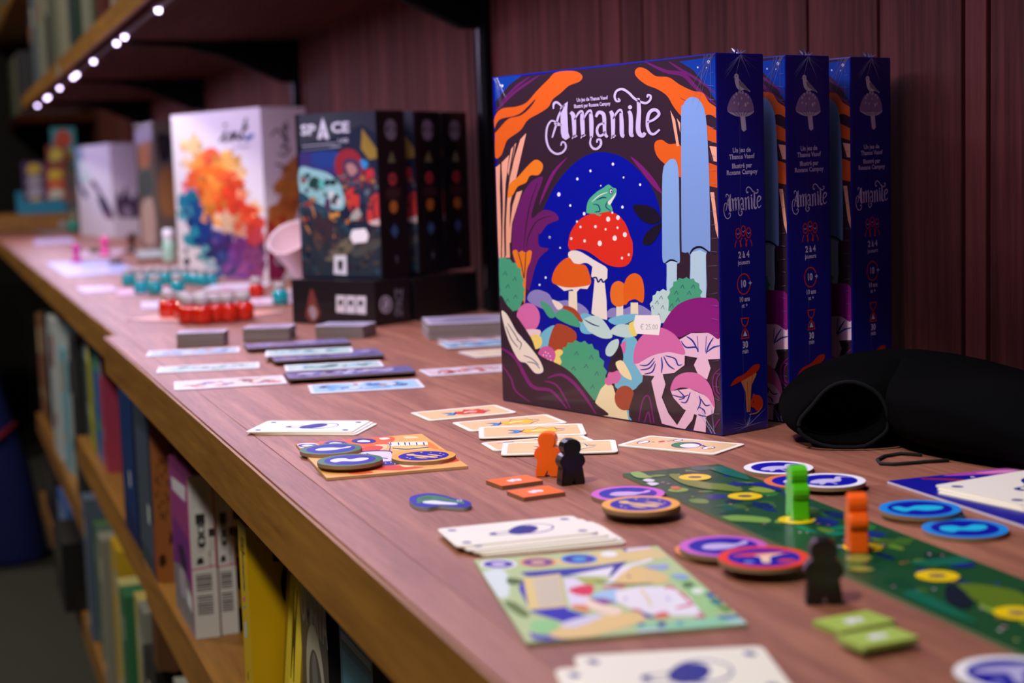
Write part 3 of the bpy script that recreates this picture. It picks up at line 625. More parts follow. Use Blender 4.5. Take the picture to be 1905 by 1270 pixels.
# -- small pale deck at the left
c, th, L, W = rect_from(((494, 784.5), (681.5, 781.8), (663, 805.5), (460.5, 803)), TOP+.002)
ivory_card(c+Vector((.004, -.0035, 0)), th-.05, L, W, TOP+.0002, 'lowest ivory card of the small pile left of the orange tile, peeking out', 'ivory cards')
ivory_card(c+Vector((.002, -.0015, 0)), th-.02, L, W, TOP+.0002+CARD_T, 'middle ivory card of the small pile left of the orange tile', 'ivory cards', False)
ivory_card(c, th, L, W, TOP+.0002+2*CARD_T, 'top ivory card with blue drawing on the small pile left of the orange tile', 'ivory cards')
# -- pale pile in the middle
c, th, L, W = rect_from(((800.5, 984.7), (1060, 958), (1120.5, 989.5), (862, 1015)), TOP+.004)
for i, (dx, dy, dt, lb) in enumerate(((.009, -.0135, -.03, 'bottom ivory card of the pile behind the garden board'), (.008, -.012, .0, 'ivory card second from the bottom in the pile behind the garden board'),
                                      (.006, -.010, -.015, 'ivory card third from the bottom in the pile behind the garden board'), (.003, -.006, .01, 'ivory card just under the top one in the pile behind the garden board'),
                                      (0, 0, 0, 'topmost ivory card with blue mushroom drawing behind the garden board'))):
    ivory_card(c+Vector((dx, dy, 0)), th+dt, L, W, TOP+.0002+i*CARD_T, lb, 'ivory cards', i != 1)
# -- pale cards cut by the bottom edge of the picture
c, th, L, W = rect_from(((1038, 1224), (1402, 1205), (1500, 1292), (1130, 1312)), TOP+.001)
ivory_card(c, th, L, W, TOP+.0002+CARD_T, 'large-looking ivory card cut off by the bottom picture edge, uppermost there', 'ivory cards')
ivory_card(c+Vector((-.010, -.008, 0)), th+.04, L, W, TOP+.0002, 'ivory card lying under another at the bottom picture edge', 'ivory cards')
# -- indigo board and fan of cards at the right edge
P0, P1, P2 = onz(1649.6, 899.3, TOP), onz(1905, 960.6, TOP), onz(1866, 876, TOP)
u = (P2-P0).normalized(); th = atan2(u.y, u.x); v = Vector((u.y, -u.x, 0))
Lb, Wb = .125, .125
c = P0 + u*Lb/2 + v*Wb/2
ob = flat('game_board', c, th, Lb, Wb, TOP+.0002, .0014, .0008, '#cfc8d8', '#0c0c96', 'small indigo and magenta board at the right edge under ivory cards', 'game board')
a = Art(uv_fn(Lb, Wb))
a.poly([(.3, .99), (.99, .99), (.99, .82), (.8, .8), (.6, .86), (.45, .92)], '#b04aa8'); a.poly([(.45, .97), (.8, .95), (.9, .88), (.6, .9)], '#e08ad0'); a.line([(.16, .97), (.3, .85), (.3, .68)], .045, '#8c2048', .5)
a.line([(.4, .6), (.7, .5), (.95, .2)], .05, '#c23a3a', .5); a.poly([(.55, .2), (.7, .3), (.8, .15), (.65, .08)], '#d060b4'); a.dots([(.38, .9, .012), (.42, .86, .012), (.52, .82, .01), (.6, .2, .02)], '#dcd8f0')
a.build('board_print', ob)
c0 = onz(1905, 905, TOP); LL, WW = .088, .063
ca, cb = onz(1732, 907, TOP+.003), onz(1850, 934, TOP+.003); cu = (cb-ca).normalized(); cvv = Vector((-cu.y, cu.x, 0))
ct = ca+cu*WW/2+cvv*LL/2; cth = atan2(cvv.y, cvv.x)
for i, (dx, dy, dt) in enumerate(((-.002, -.006, .05), (.000, -.003, .02), (.002, .001, 0))):
    ivory_card(Vector((ct.x+dx, ct.y+dy, 0)), cth+dt, LL, WW, TOP+.0002+.0014+i*CARD_T+.0001, ('lowest', 'middle', 'topmost')[i]+' ivory card of the fan on the indigo board', 'ivory cards')

# -- tan cards with a cream border
TAN = '#e6c592'
def tan_card(c4, kind, label, lift=0.0):
    z = TOP+.0002+lift
    c, th, L, W = rect_from(c4, z+CARD_T)
    o = flat('playing_card', c, th, L, W, z, CARD_T, .0035, '#e4dcc4', '#f6f1e2', label, 'card', 'tan clue cards')
    a = Art(uv_fn(L, W)); a.poly([((x/L+.5)*1, y/W+.5) for x, y in rrect(L*.9, W*.82, .002)], TAN, False)
    if kind in ('red', 'yellow', 'pale'):
        col = {'red': '#d8452c', 'yellow': '#f2c02c', 'pale': '#ecd9a8'}[kind]
        blob = [(.40, .42), (.44, .62), (.52, .60), (.58, .76), (.64, .66), (.72, .70), (.74, .5), (.80, .46), (.72, .36), (.66, .24), (.56, .32), (.46, .3)]
        a.poly([(.58+(x-.58)*1.06, .5+(y-.5)*1.12) for x, y in blob], IND, False); a.poly(blob, col, False)
        a.poly([(.27, .62), (.36, .60), (.41, .52), (.42, .46), (.35, .30), (.27, .34), (.34, .46)], IND, False); a.poly([(.29, .60), (.36, .57), (.40, .50), (.35, .34), (.29, .37), (.36, .47)], '#3f9cd0', False)
        a.line([(.50, .44), (.57, .52), (.66, .50)], .05, '#f6f0d8', .5); a.line([(.74, .6), (.82, .56)], .03, IND)
        if kind == 'red': a.ell(.60, .5, .05, .1, '#f0a8a0')
    elif kind == 'clue':
        a.ell(.14, .42, .04, .14, '#f4f2f4'); a.ring(.14, .42, .04, .14, .012, IND); a.line([(.2, .5), (.23, .5)], .03, IND); a.ell(.27, .6, .025, .08, '#c63030'); a.line([(.3, .66), (.34, .72)], .03, IND)
        a.ell(.37, .8, .035, .1, '#e8ecf4'); a.ring(.37, .8, .035, .1, .012, IND)
        a.ell(.56, .5, .14, .27, IND, .1); a.ell(.55, .49, .12, .23, '#3c8a58', .1); a.ell(.60, .48, .09, .17, '#f0eef4', .1); a.line([(.68, .6), (.76, .5)], .04, IND); a.ell(.80, .44, .05, .12, '#f0eef4'); a.ring(.80, .44, .05, .12, .012, IND); a.ell(.82, .42, .025, .06, '#eeb030')
    else:
        a.line([(.2, .8), (.3, .78)], .05, IND); a.ell(.24, .7, .03, .07, '#3c8a58'); a.ell(.16, .76, .025, .07, '#e8a0b0'); a.line([(.5, .82), (.6, .82)], .03, IND)
    a.build('card_print', o); return o
tan_card(((757, 767.4), (917.5, 753), (967, 766), (803, 782)), 'red', 'tan card with a red creature, farthest back of the tan cards')
tan_card(((838, 785.5), (1017.7, 770), (1056, 785.5), (875, 802)), 'yellow', 'tan card with a yellow creature, tucked under another card')
tan_card(((887, 794), (1075.7, 787.5), (1098.6, 807.3), (894.5, 815)), 'yellow', 'tan card with a yellow creature lying on top of another, behind the orange pawn', CARD_T)
tan_card(((892, 820.6), (1083, 810), (1109.5, 819.4), (920, 841)), 'mark', 'tan card mostly hidden under the card behind the black pawn')
tan_card(((933, 823), (1143, 817.4), (1151.7, 840), (934.4, 846)), 'pale', 'tan card lying on top of another, right behind the orange and black pawns', CARD_T)
tan_card(((1205, 809.4), (1387.7, 825), (1329, 845.5), (1149, 828)), 'clue', 'tan card with a green and white oval drawing before the blue game box')

# -- orange square board
z = TOP+.0002; BT2 = .0016
c4 = ((529.4, 826.3), (766, 808), (891.6, 864.4), (630.8, 887)); c, th, L, W = rect_from(c4, z+BT2)
ob = flat('game_board', c, th, L, W, z, BT2, .0006, '#c9a070', '#f0b060', 'square orange board with picnic drawing holding green-rimmed tokens', 'game board')
D = lambda *Q: [(440+x/4.141, 720+y/4.141) for x, y in Q]
a = Art(px_fn(c, th, z+BT2, (L-.0006, W-.0006)))
a.poly(D((380, 440), (880, 400), (1150, 380), (1220, 395), (1160, 440), (900, 470), (600, 500), (460, 490)), '#e8642c'); a.poly(D((1000, 460), (1120, 450), (1150, 470), (1040, 510), (940, 480)), '#d8482c')
a.poly(D((1060, 445), (1150, 440), (1160, 465), (1100, 490), (1130, 460)), '#f6d0a0'); a.poly(D((880, 620), (1250, 640), (1600, 590), (1740, 560), (1700, 540), (1500, 610), (1200, 600)), '#d8482c'); a.poly(D((1260, 590), (1400, 590), (1430, 600), (1300, 615)), '#f8dca8')
a.poly(D((860, 650), (1000, 640), (1050, 660), (900, 672)), '#e8642c'); a.poly(D((1480, 420), (1560, 480), (1400, 440)), '#e8843c')
a.poly(D((1290, 380), (1370, 378), (1400, 390), (1310, 395)), '#f6d8a8'); a.poly(D((1560, 480), (1650, 500), (1700, 520), (1600, 520)), '#e07030')
for x, y, rim in ((552, 450, '#f0eef8'), (765, 432, '#8a50b4'), (980, 415, IND)):
    a.poly([(x/4.141+440+96/4.141*cos(t), y/4.141+720+20/4.141*sin(t)) for t in (i*pi/10 for i in range(20))], rim, False); a.poly([(x/4.141+440+80/4.141*cos(t), y/4.141+720+14/4.141*sin(t)) for t in (i*pi/10 for i in range(20))], IND, False); a.poly(D((x-50, y), (x-10, y-9), (x+40, y-4), (x+45, y+6), (x-30, y+8)), '#e8e4f4')
a.poly(D((1100, 393), (1160, 388), (1180, 398), (1120, 405)), '#f4ecea')
a.poly(D((1160, 424), (1470, 418), (1475, 445), (1178, 455)), '#f4ecd0', False); a.poly(D((1180, 460), (1480, 452), (1470, 482), (1200, 488)), '#f0d070', False)
for x in (1185, 1245, 1295, 1330, 1385, 1440): a.line(D((x, 425), (x+6, 446)), 2.2, IND, 0, False, up=False)
for P in (((1165, 425), (1185, 455), (1180, 490), (1200, 500)), ((950, 500), (1060, 490), (1180, 492)), ((1010, 500), (1080, 540), (1160, 560)), ((1200, 470), (1320, 478), (1480, 462)), ((1100, 500), (1160, 530), (1200, 500))): a.line(D(*P), 1.6, IND, 0)
a.poly(D((960, 505), (1160, 495), (1195, 520), (1180, 570), (1060, 560)), '#dcd4e8'); a.line(D((1000, 510), (1090, 540), (1165, 550)), 1.4, IND)
a.poly(D((1120, 575), (1230, 572), (1270, 590), (1180, 602), (1120, 598)), IND); a.dots([(*p, 1) for p in D((1150, 585), (1190, 580), (1220, 590))], '#e8e4f4')
a.build('board_print', ob)
BOARD_Z = z+BT2

# -- round tokens
TD = .0405; TT_ = .0022
MOTIF = {
 'bird': [[(-.5, -.1), (-.35, .2), (0, .25), (.3, .15), (.55, .3), (.6, .15), (.35, -.05), (.1, -.25), (-.3, -.3)], [(.45, .3), (.62, .38), (.6, .22)]],
 'squirrel': [[(-.6, -.1), (-.5, .25), (-.2, .3), (0, .1), (.3, .3), (.55, .2), (.5, -.1), (.2, -.3), (-.2, -.2), (-.4, -.35)]],
 'stems': [[(-.55, .35), (-.35, .4), (-.25, .2), (.1, .0), (.45, -.25), (.35, -.4), (0, -.2), (-.3, .05), (-.5, .15)], [(-.3, -.1), (-.05, -.25), (.15, -.45), (-.1, -.4)], [(.1, .25), (.4, .1), (.6, -.15), (.35, -.05)]],
 'crane': [[(-.55, -.15), (-.3, .15), (.05, .2), (.35, .05), (.25, -.2), (-.1, -.3), (-.45, -.35)], [(.2, .1), (.3, .4), (.45, .45), (.7, .25), (.42, .35), (.38, .1)], [(-.3, -.25), (-.35, -.5), (-.25, -.5), (-.15, -.28)]],
 'trumpet': [[(-.65, .25), (-.3, .42), (.3, .4), (.65, .3), (.2, .15), (-.3, .1)], [(-.15, .2), (.5, .28), (.15, 0), (.05, -.45), (-.12, -.45), (-.08, 0)]],
 'fish': [[(-.65, .2), (-.45, .3), (-.3, .1), (0, .3), (.4, .25), (.6, .05), (.45, -.2), (.1, -.3), (-.2, -.15), (-.45, -.3), (-.6, -.1)]]}
def token(px, py, z, rim, motif, mcol, label, group, rot=0.0, tilt=(0, 0), mot2=None):
    p = onz(px, py, z+TT_)
    n = 40; out = [(TD/2*cos(2*pi*i/n), TD/2*sin(2*pi*i/n)) for i in range(n)]
    me = prism_mesh('round_token', out, 0, TT_, [mat('#8e7458', .7), mat(rim, .4, .15)])
    o = tag(link('round_token', me, None, (p.x, p.y, z), rot), label, 'token', group)
    if tilt != (0, 0): o.rotation_euler = (tilt[0], tilt[1], rot)
    a = Art(lambda u, v, h: Vector((u*TD/2, v*TD/2, TT_+h))); a.ell(0, 0, .79, .79, '#0408a4', n=32)
    for i, P in enumerate(MOTIF[motif]): a.poly(P, mot2 if (mot2 and i) else mcol)
    if motif == 'stems': a.dots([(-.5, -.2, .05), (-.4, -.4, .04), (.5, .35, .05), (.2, .55, .04), (.62, .1, .04), (-.1, .6, .05)], mcol)
    if motif == 'trumpet': a.ell(-.4, -.35, .12, .1, '#8088d8'); a.ell(.42, -.38, .2, .14, '#d03a3a'); a.line([(-.72, -.1), (-.5, .1)], .05, '#5a40b8')
    if motif == 'crane': a.line([(0, -.28), (.1, -.55)], .06, mcol)
    a.build('token_print', o); return o
GR, OR, VI, RD, WH, BL = '#2f6e50', '#eea83c', '#cc62c8', '#f23c1c', '#f4f4fc', '#108ce6'
FT = -.35
Z1 = BOARD_Z+.0001
token(615.6, 834.5, Z1+TT_*.0, GR, 'bird', '#dfe6f0', 'green-rimmed token with a white bird at the back left of the orange board', 'round tokens', FT)
token(652, 859, Z1, '#d8584c', 'bird', '#dfe6f0', 'red-rimmed token hidden under a green one on the orange board', 'round tokens', FT)
token(651, 855, Z1+TT_+.0001, GR, 'squirrel', '#dfe6f0', 'green-rimmed token with a white squirrel stacked on a red one', 'round tokens', FT)
token(788, 847.5, Z1, OR, 'stems', '#ecc46c', 'amber-rimmed token with slim mushrooms on the orange board', 'round tokens', FT)
Z0 = TOP+.0002
token(1168, 917.5, Z0, VI, 'bird', '#c9a8dc', 'violet-rimmed token peeking out behind an amber one near the green board', 'round tokens', -.4)
token(1194, 941, Z0+.0024, OR, 'bird', '#ecc46c', 'lower amber-rimmed token under another amber token near the green board', 'round tokens', -.4)
token(1192, 937, Z0+.0048, OR, 'stems', '#ecc46c', 'upper amber-rimmed token with slim mushrooms beside the green board corner', 'round tokens', -.4)
token(1448, 869, Z0, WH, 'crane', '#c8c2e8', 'white-rimmed token with a crane, partly behind the green pawn', 'round tokens', -.3)
token(1489, 894, Z0, '#e87a44', 'bird', '#d8d0f0', 'coral-rimmed token half covered by a white one behind the green pawn', 'round tokens', -.3)
token(1541, 893, Z0+.0024, WH, 'crane', '#c8c2e8', 'white-rimmed token with a crane, right of the green pawn', 'round tokens', -.3)
token(1716, 953, Z0, BL, 'fish', '#18b4e4', 'blue-rimmed token lowest in the blue pile', 'round tokens', -.3)
token(1711.4, 945, Z0+.0024, BL, 'fish', '#18c0ea', 'blue-rimmed token lying on another at the back left of the blue pile', 'round tokens', -.3)
token(1795, 982, Z0, BL, 'squirrel', '#18c0ea', 'blue-rimmed token at the front right of the blue pile, flat on the counter', 'round tokens', -.3)
token(1336, 1021, Z0, '#ea8c4c', 'bird', '#c9a8dc', 'orange-rimmed token under the violet one beside the garden board', 'round tokens', -.3)
token(1345, 1015, Z0+.0024, VI, 'bird', '#c4b4e8', 'violet-rimmed token half covered by a red one beside the garden board', 'round tokens', -.3)
token(1421, 1036, Z0+.0048, RD, 'trumpet', '#d83c5c', 'red-rimmed token with trumpet mushroom left of the black pawn', 'round tokens', -.3, mot2='#f2cdb0')
token(1886, 1253, Z0, WH, 'trumpet', '#b8b4e4', 'white-rimmed token cut off by the bottom right picture corner', 'round tokens', -.3)

# -- frog-shaped tile
E_ = lambda *Q: [(440+x/4.141, 720+y/4.141) for x, y in Q]
out = E_((1330, 865), (1350, 838), (1420, 822), (1500, 816), (1590, 830), (1680, 855), (1760, 868), (1806, 890), (1800, 915), (1740, 925), (1640, 918), (1560, 912), (1470, 926), (1390, 915), (1345, 890))
c = sum((onz(x, y, TOP+.002) for x, y in out), Vector())/len(out)
fnp = px_fn(c, 0, TOP+.0022); lp = [fnp(p.x, p.y, 0) for p in spline(out, True, 4)]
ob = tag(link('frog_tile', prism_mesh('frog_tile', lp, 0, .002, [mat('#8f94a0', .6), mat('#1422a4', .4, .15)]), None, (c.x, c.y, TOP+.0002)), 'blue-edged green frog cut-out lying alone in front of the orange tiles', 'tile')
a = Art(lambda u, v, h: fnp(u, v, .002+h)); a.poly(E_((1390, 880), (1400, 850), (1490, 832), (1590, 845), (1680, 868), (1750, 880), (1745, 898), (1650, 880), (1540, 870), (1440, 880), (1400, 895)), '#3c7e54')
a.poly(E_((1440, 880), (1520, 872), (1600, 882), (1690, 892), (1690, 903), (1560, 902), (1450, 893)), '#e4e8f0'); a.ell(*E_((1717, 873))[0], 5, 2, '#c8dcd0'); a.ell(*E_((1717, 873))[0], 2.6, 1.2, '#16245c'); a.line(E_((1420, 862), (1460, 852), (1500, 856)), 1.2, '#16245c'); a.build('frog_print', ob)

# -- little square tiles
def tile(c4, colr, side, label, group, lift=0.0):
    z = TOP+.0002+lift; t = .0022; c, th, L, W = rect_from(c4, z+t)
    o = flat('square_tile', c, th, L, W, z, t, .0006, side, colr, label, 'tile', group)
    a = Art(uv_fn(L, W)); a.poly([(.34, .5), (.36, .62), (.46, .62), (.5, .7), (.58, .62), (.66, .62), (.66, .45), (.6, .36), (.5, .42), (.42, .34), (.36, .4)], '#e6e6f2'); a.build('tile_print', o); return o
tile(((904, 893), (981.5, 882), (1008, 894), (933, 903.5)), '#f6702c', '#8e5f48', 'orange square tile nearer the orange pawn, behind the other orange tile', 'small square tiles')
tile(((943, 912.5), (1021, 902.5), (1050, 914.5), (973, 925.5)), '#f6702c', '#8e5f48', 'orange square tile in front of the other orange tile', 'small square tiles')
tile(((1509, 1154), (1611.6, 1134), (1667.4, 1154), (1564.8, 1174)), '#aac65a', '#9cb45c', 'pale green square tile just in front of the black pawn at the right', 'small square tiles')
tile(((1549, 1184), (1656, 1164), (1713, 1184), (1611.6, 1203)), '#aac65a', '#9cb45c', 'pale green square tile nearest the camera', 'small square tiles', .0024)

# -- long green board
z = Z0; t = .0016
Q0, Q1 = onz(1157, 880.5, z+t), onz(1346, 866, z+t); R0 = onz(1815, 1176, z+t)
v = (R0-Q0).normalized(); u = Vector((v.y, -v.x, 0)); u = u if u.dot(Q1-Q0) > 0 else -u
Wg = (Q1-Q0).dot(u); Lg = (R0-Q0).length+.09
th = atan2(u.y, u.x); c = Q0+u*Wg/2+v*Lg/2
ob = flat('game_board', c, th, Wg, Lg, z, t, .0015, '#6c7c60', '#0a4a24', 'long dark green forest board with yellow circles running to the right edge', 'game board')
fng = px_fn(c, th, z+t, (Wg-.001, Lg-.001)); a = Art(fng, coat=.4, rough=.32)
def gz(s, w_): p = Q0+v*s+u*w_; return p                            # along / across in metres
rnd = random.Random(11)
loc = lambda s, w_: (w_-Wg/2, 0)
a2 = Art(lambda s, w_, h: Vector((w_-Wg/2, Lg/2-s if False else (s-Lg/2)*(1 if (Vector((-u.y, u.x, 0)).dot(v) > 0) else -1), h)), coat=.35, rough=.34)
G = ['#0d4a2c', '#1a6a3c', '#2c7a34', '#0e5c50', '#0c2a5c', '#16307c', '#5f8c2a', '#84a838', '#3f6c28', '#0b3a26', '#148060']
for i in range(95):
    s_, w_ = rnd.uniform(.008, Lg-.008), rnd.uniform(.006, Wg-.006); rs, rw = rnd.uniform(.003, .014), rnd.uniform(.003, .009)
    rs = min(rs, s_-.001, Lg-s_-.001); rw = min(rw, w_-.001, Wg-w_-.001); n = rnd.randint(5, 8); ph = rnd.random()*6
    a2.poly([(s_+rs*cos(2*pi*j/n+ph)*rnd.uniform(.6, 1), w_+rw*sin(2*pi*j/n+ph)*rnd.uniform(.6, 1)) for j in range(n)], rnd.choice(G), n=3)
for i in range(70):
    s_, w_ = rnd.uniform(.005, Lg-.005), rnd.uniform(.004, Wg-.004); a2.ell(s_, w_, rnd.uniform(.0005, .0014), rnd.uniform(.0005, .0014), rnd.choice(['#c6b4d4', '#e8e4ec', '#d08a4a', '#a8c060', '#c88aa8', '#3848b0']), n=8)
H3 = lambda *Q: [(1100+x/4.7625, 780+y/4.7625) for x, y in Q]
H7 = lambda *Q: [(1480+x/4.482, 1000+y/4.482) for x, y in Q]
a.h = a2.h+1e-5; a2.build('forest_print', ob)
a.poly(H3((690, 500), (760, 490), (1000, 560), (1200, 580), (1335, 620), (1300, 645), (1120, 630), (950, 610), (800, 570)), '#6f8a2e'); a.poly(H3((350, 475), (430, 470), (500, 500), (540, 520), (440, 525), (380, 510)), '#86b04a')
a.poly(H3((455, 545), (500, 530), (565, 545), (520, 560)), '#dfe4ea'); a.poly(H3((480, 575), (540, 562), (600, 575), (540, 592)), '#dfe4ea'); a.poly(H3((700, 605), (760, 598), (795, 615), (740, 628)), '#cf6a34')
a.poly(H3((1395, 620), (1500, 605), (1630, 640), (1560, 655), (1450, 645)), '#8cac3c'); a.poly(H3((1150, 870), (1300, 855), (1560, 880), (1570, 920), (1350, 910), (1180, 900)), '#7fb04a'); a.poly(H3((1050, 440), (1160, 420), (1330, 480), (1400, 540), (1250, 510), (1120, 470)), '#12705c'); a.poly(H3((1345, 575), (1600, 570), (1680, 640), (1500, 600)), '#142a8c')
a.poly(H7((1350, 400), (1450, 390), (1700, 420), (1900, 480), (1905, 590), (1740, 600), (1560, 560), (1420, 480)), '#5c7c20'); a.poly(H7((1010, 200), (1430, 160), (1500, 200), (1250, 240), (1000, 235)), '#0f6c54'); a.poly(H7((1250, 420), (1340, 400), (1480, 540), (1400, 600), (1260, 540)), '#0d2030'); a.poly(H7((900, 480), (1050, 460), (1400, 640), (1500, 720), (1200, 620)), '#0c6a50'); a.poly(H7((1280, 240), (1440, 220), (1500, 240), (1380, 255)), '#142a8c')
a.poly(H7((420, 170), (540, 140), (640, 170), (560, 215), (440, 205)), '#7a8c38'); a.poly(H7((440, 265), (560, 250), (660, 275), (540, 290)), '#8c9440')
a.build('leaf_print', ob); HS = a.h+1e-5
def spot(px, py, r=.0093, mk=1):
    p = onz(px, py, z+t); ring = []
    for i in range(24):
        q = p+Vector((cos(2*pi*i/24), sin(2*pi*i/24), 0))*r; d = q-CAM; ring.append((952.5+FPX*d.dot(RGT)/d.dot(FWD), 635-FPX*d.dot(UPV)/d.dot(FWD)))
    a = Art(fng, coat=.4, rough=.32); a.h = HS
    a.poly(ring, '#f6d60c', False); cx_, cy_ = sum(x for x, y in ring)/24, sum(y for x, y in ring)/24
    a.poly([(cx_+(x-cx_)*.42, cy_+(y-cy_)*.3) for x, y in ring[::3]], '#4c3a5c'); a.build('path_circle', ob)
for p in ((1293, 888.6), (1386, 924), (1482, 968), (1605, 1018.6), (1743.7, 1072.5)): spot(*p)
spot(1893, 1141.7)
GREEN_Z = z+t

# -- garden board (nearest square board)
c4 = ((865.7, 1041), (1209.5, 1017), (1407, 1157), (998.5, 1194.8)); t = .0016; c, th, L, W = rect_from(c4, Z0+t)
ob = flat('game_board', c, th, L, W, Z0, t, .0006, '#a8a890', '#b4cc92', 'square garden board with a reading figure in front of the pale card pile', 'game board')
J = lambda *Q: [(780+x/4.141, 940+y/4.141) for x, y in Q]
K = lambda *Q: [(1100+x/4.7025, 1000+y/4.7025) for x, y in Q]
a = Art(px_fn(c, th, Z0+t, (L-.0006, W-.0006)))
a.poly(J((1000, 420), (1560, 340), (1800, 330), (1890, 400), (1500, 440), (1200, 470)), '#dcc88a'); a.poly(J((480, 520), (660, 505), (690, 690), (580, 700), (540, 600)), '#d8e8ea'); a.poly(K((420, 800), (1180, 790), (1430, 740), (1150, 690), (1000, 700), (700, 740), (450, 740)), '#8cd0a8'); a.poly(K((680, 330), (900, 380), (1150, 580), (1000, 690), (850, 480)), '#9ccc84')
for x, y, c_ in ((610, 452, '#eceaf8'), (915, 437, '#e09a60'), (1232, 413, '#3a90e0')):
    a.poly([(780+(x+142*cos(q))/4.141, 940+(y+38*sin(q))/4.141) for q in (i*pi/10 for i in range(20))], c_, False); a.poly([(780+(x+118*cos(q))/4.141, 940+(y+28*sin(q))/4.141) for q in (i*pi/10 for i in range(20))], '#2024a4' if c_ != '#e09a60' else '#6a3c94', False); a.poly([(780+(x+60*cos(q))/4.141, 940+(y+14*sin(q))/4.141) for q in (i*pi/5 for i in range(10))], {'#eceaf8': '#d4c8f0', '#e09a60': '#d8b090', '#3a90e0': '#3aa8e8'}[c_], False)
a.ell(*J((1462, 375))[0], 16, 5, '#eef0f4'); a.poly(J((1580, 335), (1770, 312), (1780, 332), (1600, 356)), '#dcd4ec', False); a.poly(J((1555, 340), (1600, 332), (1595, 356)), '#3c28a4', False)
a.poly(J((780, 515), (1340, 470), (1600, 430), (1480, 545), (1140, 545), (830, 548)), '#2034a4', False); a.poly(J((1140, 540), (1500, 470), (1460, 545), (1300, 545)), '#e4e8ee', False); a.poly(J((1420, 615), (1560, 470), (1790, 405), (1800, 425), (1640, 470), (1470, 610)), '#e8e6f2', False)
a.poly(J((765, 640), (800, 560), (1090, 540), (1140, 800), (1340, 860), (1130, 905), (860, 820)), '#0a1cb4', False); a.poly(J((800, 560), (1085, 525), (1135, 780), (845, 808)), '#e0cc84', False); a.poly(J((870, 565), (1075, 540), (1115, 765), (920, 785)), '#cfc6ae', False)
for i in range(5): a.line(J((900+i*8, 600+i*38), (1070+i*9, 578+i*38)), .7, '#a8a4b0', 0, False, up=False)
a.h += a.STEP
a.poly(J((680, 560), (760, 565), (805, 590), (740, 612), (680, 600)), '#3f6a2c'); a.poly(J((655, 740), (740, 750), (850, 840), (800, 860), (700, 800)), '#56782c'); a.poly(J((850, 980), (950, 1000), (1240, 1000), (1250, 1020), (920, 1040)), '#3040b4'); a.poly(J((860, 900), (1000, 880), (1080, 930), (960, 990), (860, 950)), '#8cd08c')
a.poly(J((1000, 990), (1340, 850), (1720, 830), (1730, 890), (1400, 990), (1200, 1030)), '#e6c886'); a.poly(J((1110, 900), (1320, 845), (1420, 850), (1240, 930), (1120, 940)), '#d4d4ec')
a.poly(J((1500, 590), (1600, 500), (1700, 470), (1905, 540), (1880, 600), (1600, 610)), '#e0c684'); a.ell(*J((1615, 548))[0], 2.6, 2.2, '#5a4468'); a.poly(J((1740, 470), (1905, 455), (1905, 490), (1800, 490)), '#9aa8dc'); a.poly(J((1190, 570), (1380, 560), (1430, 600), (1220, 600)), '#a8b456'); a.line(J((1360, 585), (1600, 610), (1800, 600)), 3, '#3a5c34', .5)
# figure with white blanket and red flowers
a.poly(J((1110, 560), (1200, 560), (1300, 620), (1320, 780), (1160, 790), (1125, 640)), '#e2dcf0', False); a.poly(J((1150, 650), (1260, 615), (1340, 620), (1320, 690), (1220, 690)), '#d83450'); a.poly(J((1330, 690), (1500, 640), (1560, 680), (1520, 760), (1380, 720)), '#9ccaf0'); a.poly(J((1310, 720), (1420, 715), (1520, 745), (1400, 770)), '#8a4898', False)
a.poly(K((210, 470), (420, 430), (700, 430), (860, 530), (990, 690), (560, 680), (340, 620), (220, 560)), '#eae8f4', False); a.line(K((430, 450), (500, 540), (520, 610)), 5, '#e2d08c', .4)
for P in (((640, 440), (700, 432), (740, 460)), ((760, 470), (820, 520), (880, 580)), ((740, 620), (850, 590), (900, 580)), ((930, 650), (990, 690), (900, 690)), ((550, 680), (640, 660), (680, 680)), ((350, 630), (420, 640), (470, 680)), ((100, 440), (220, 430), (300, 425))): a.line(K(*P), 4.5, '#d23a6c', .5)
a.ell(*K((300, 535))[0], 4, 3, '#b4b8e0'); a.ell(*K((672, 535))[0], 4, 3, '#b4b8e0'); a.poly(K((430, 650), (520, 680), (560, 700), (480, 700)), '#2034a4'); a.poly(K((560, 680), (660, 660), (680, 690), (580, 705)), '#e06a4c'); a.poly(J((1290, 720), (1400, 760), (1560, 800), (1500, 850), (1320, 800)), '#f0dcc8'); a.poly(J((1170, 770), (1280, 770), (1310, 820), (1200, 800)), '#e08a4c')
for P, c_ in ((((700, 330), (800, 320), (860, 350), (780, 370)), '#8ca8d8'), (((800, 400), (870, 390), (900, 420), (820, 440)), '#4c7c44'), (((880, 450), (980, 450), (960, 490), (900, 490)), '#e4f0e8'), (((1000, 490), (1080, 480), (1090, 510), (1020, 520)), '#2848a8'), (((1040, 530), (1130, 540), (1140, 590), (1060, 580)), '#3c8080'), (((1120, 600), (1220, 610), (1200, 650), (1130, 630)), '#5c8c3c'), (((1170, 570), (1230, 580), (1300, 640), (1240, 640)), '#d8ecec'), (((1100, 690), (1250, 680), (1300, 700), (1160, 715)), '#3c78b0'), (((1160, 730), (1300, 710), (1420, 730), (1300, 760)), '#b4e0d8'), (((400, 760), (460, 750), (450, 775)), '#2848a8'), (((580, 745), (650, 740), (640, 775), (590, 780)), '#1c3c98'), (((730, 740), (800, 735), (790, 765)), '#4c9cc0'), (((420, 810), (660, 800), (640, 835), (440, 840)), '#ccd8ec')): a.poly(K(*P), c_)
a.build('board_print', ob)

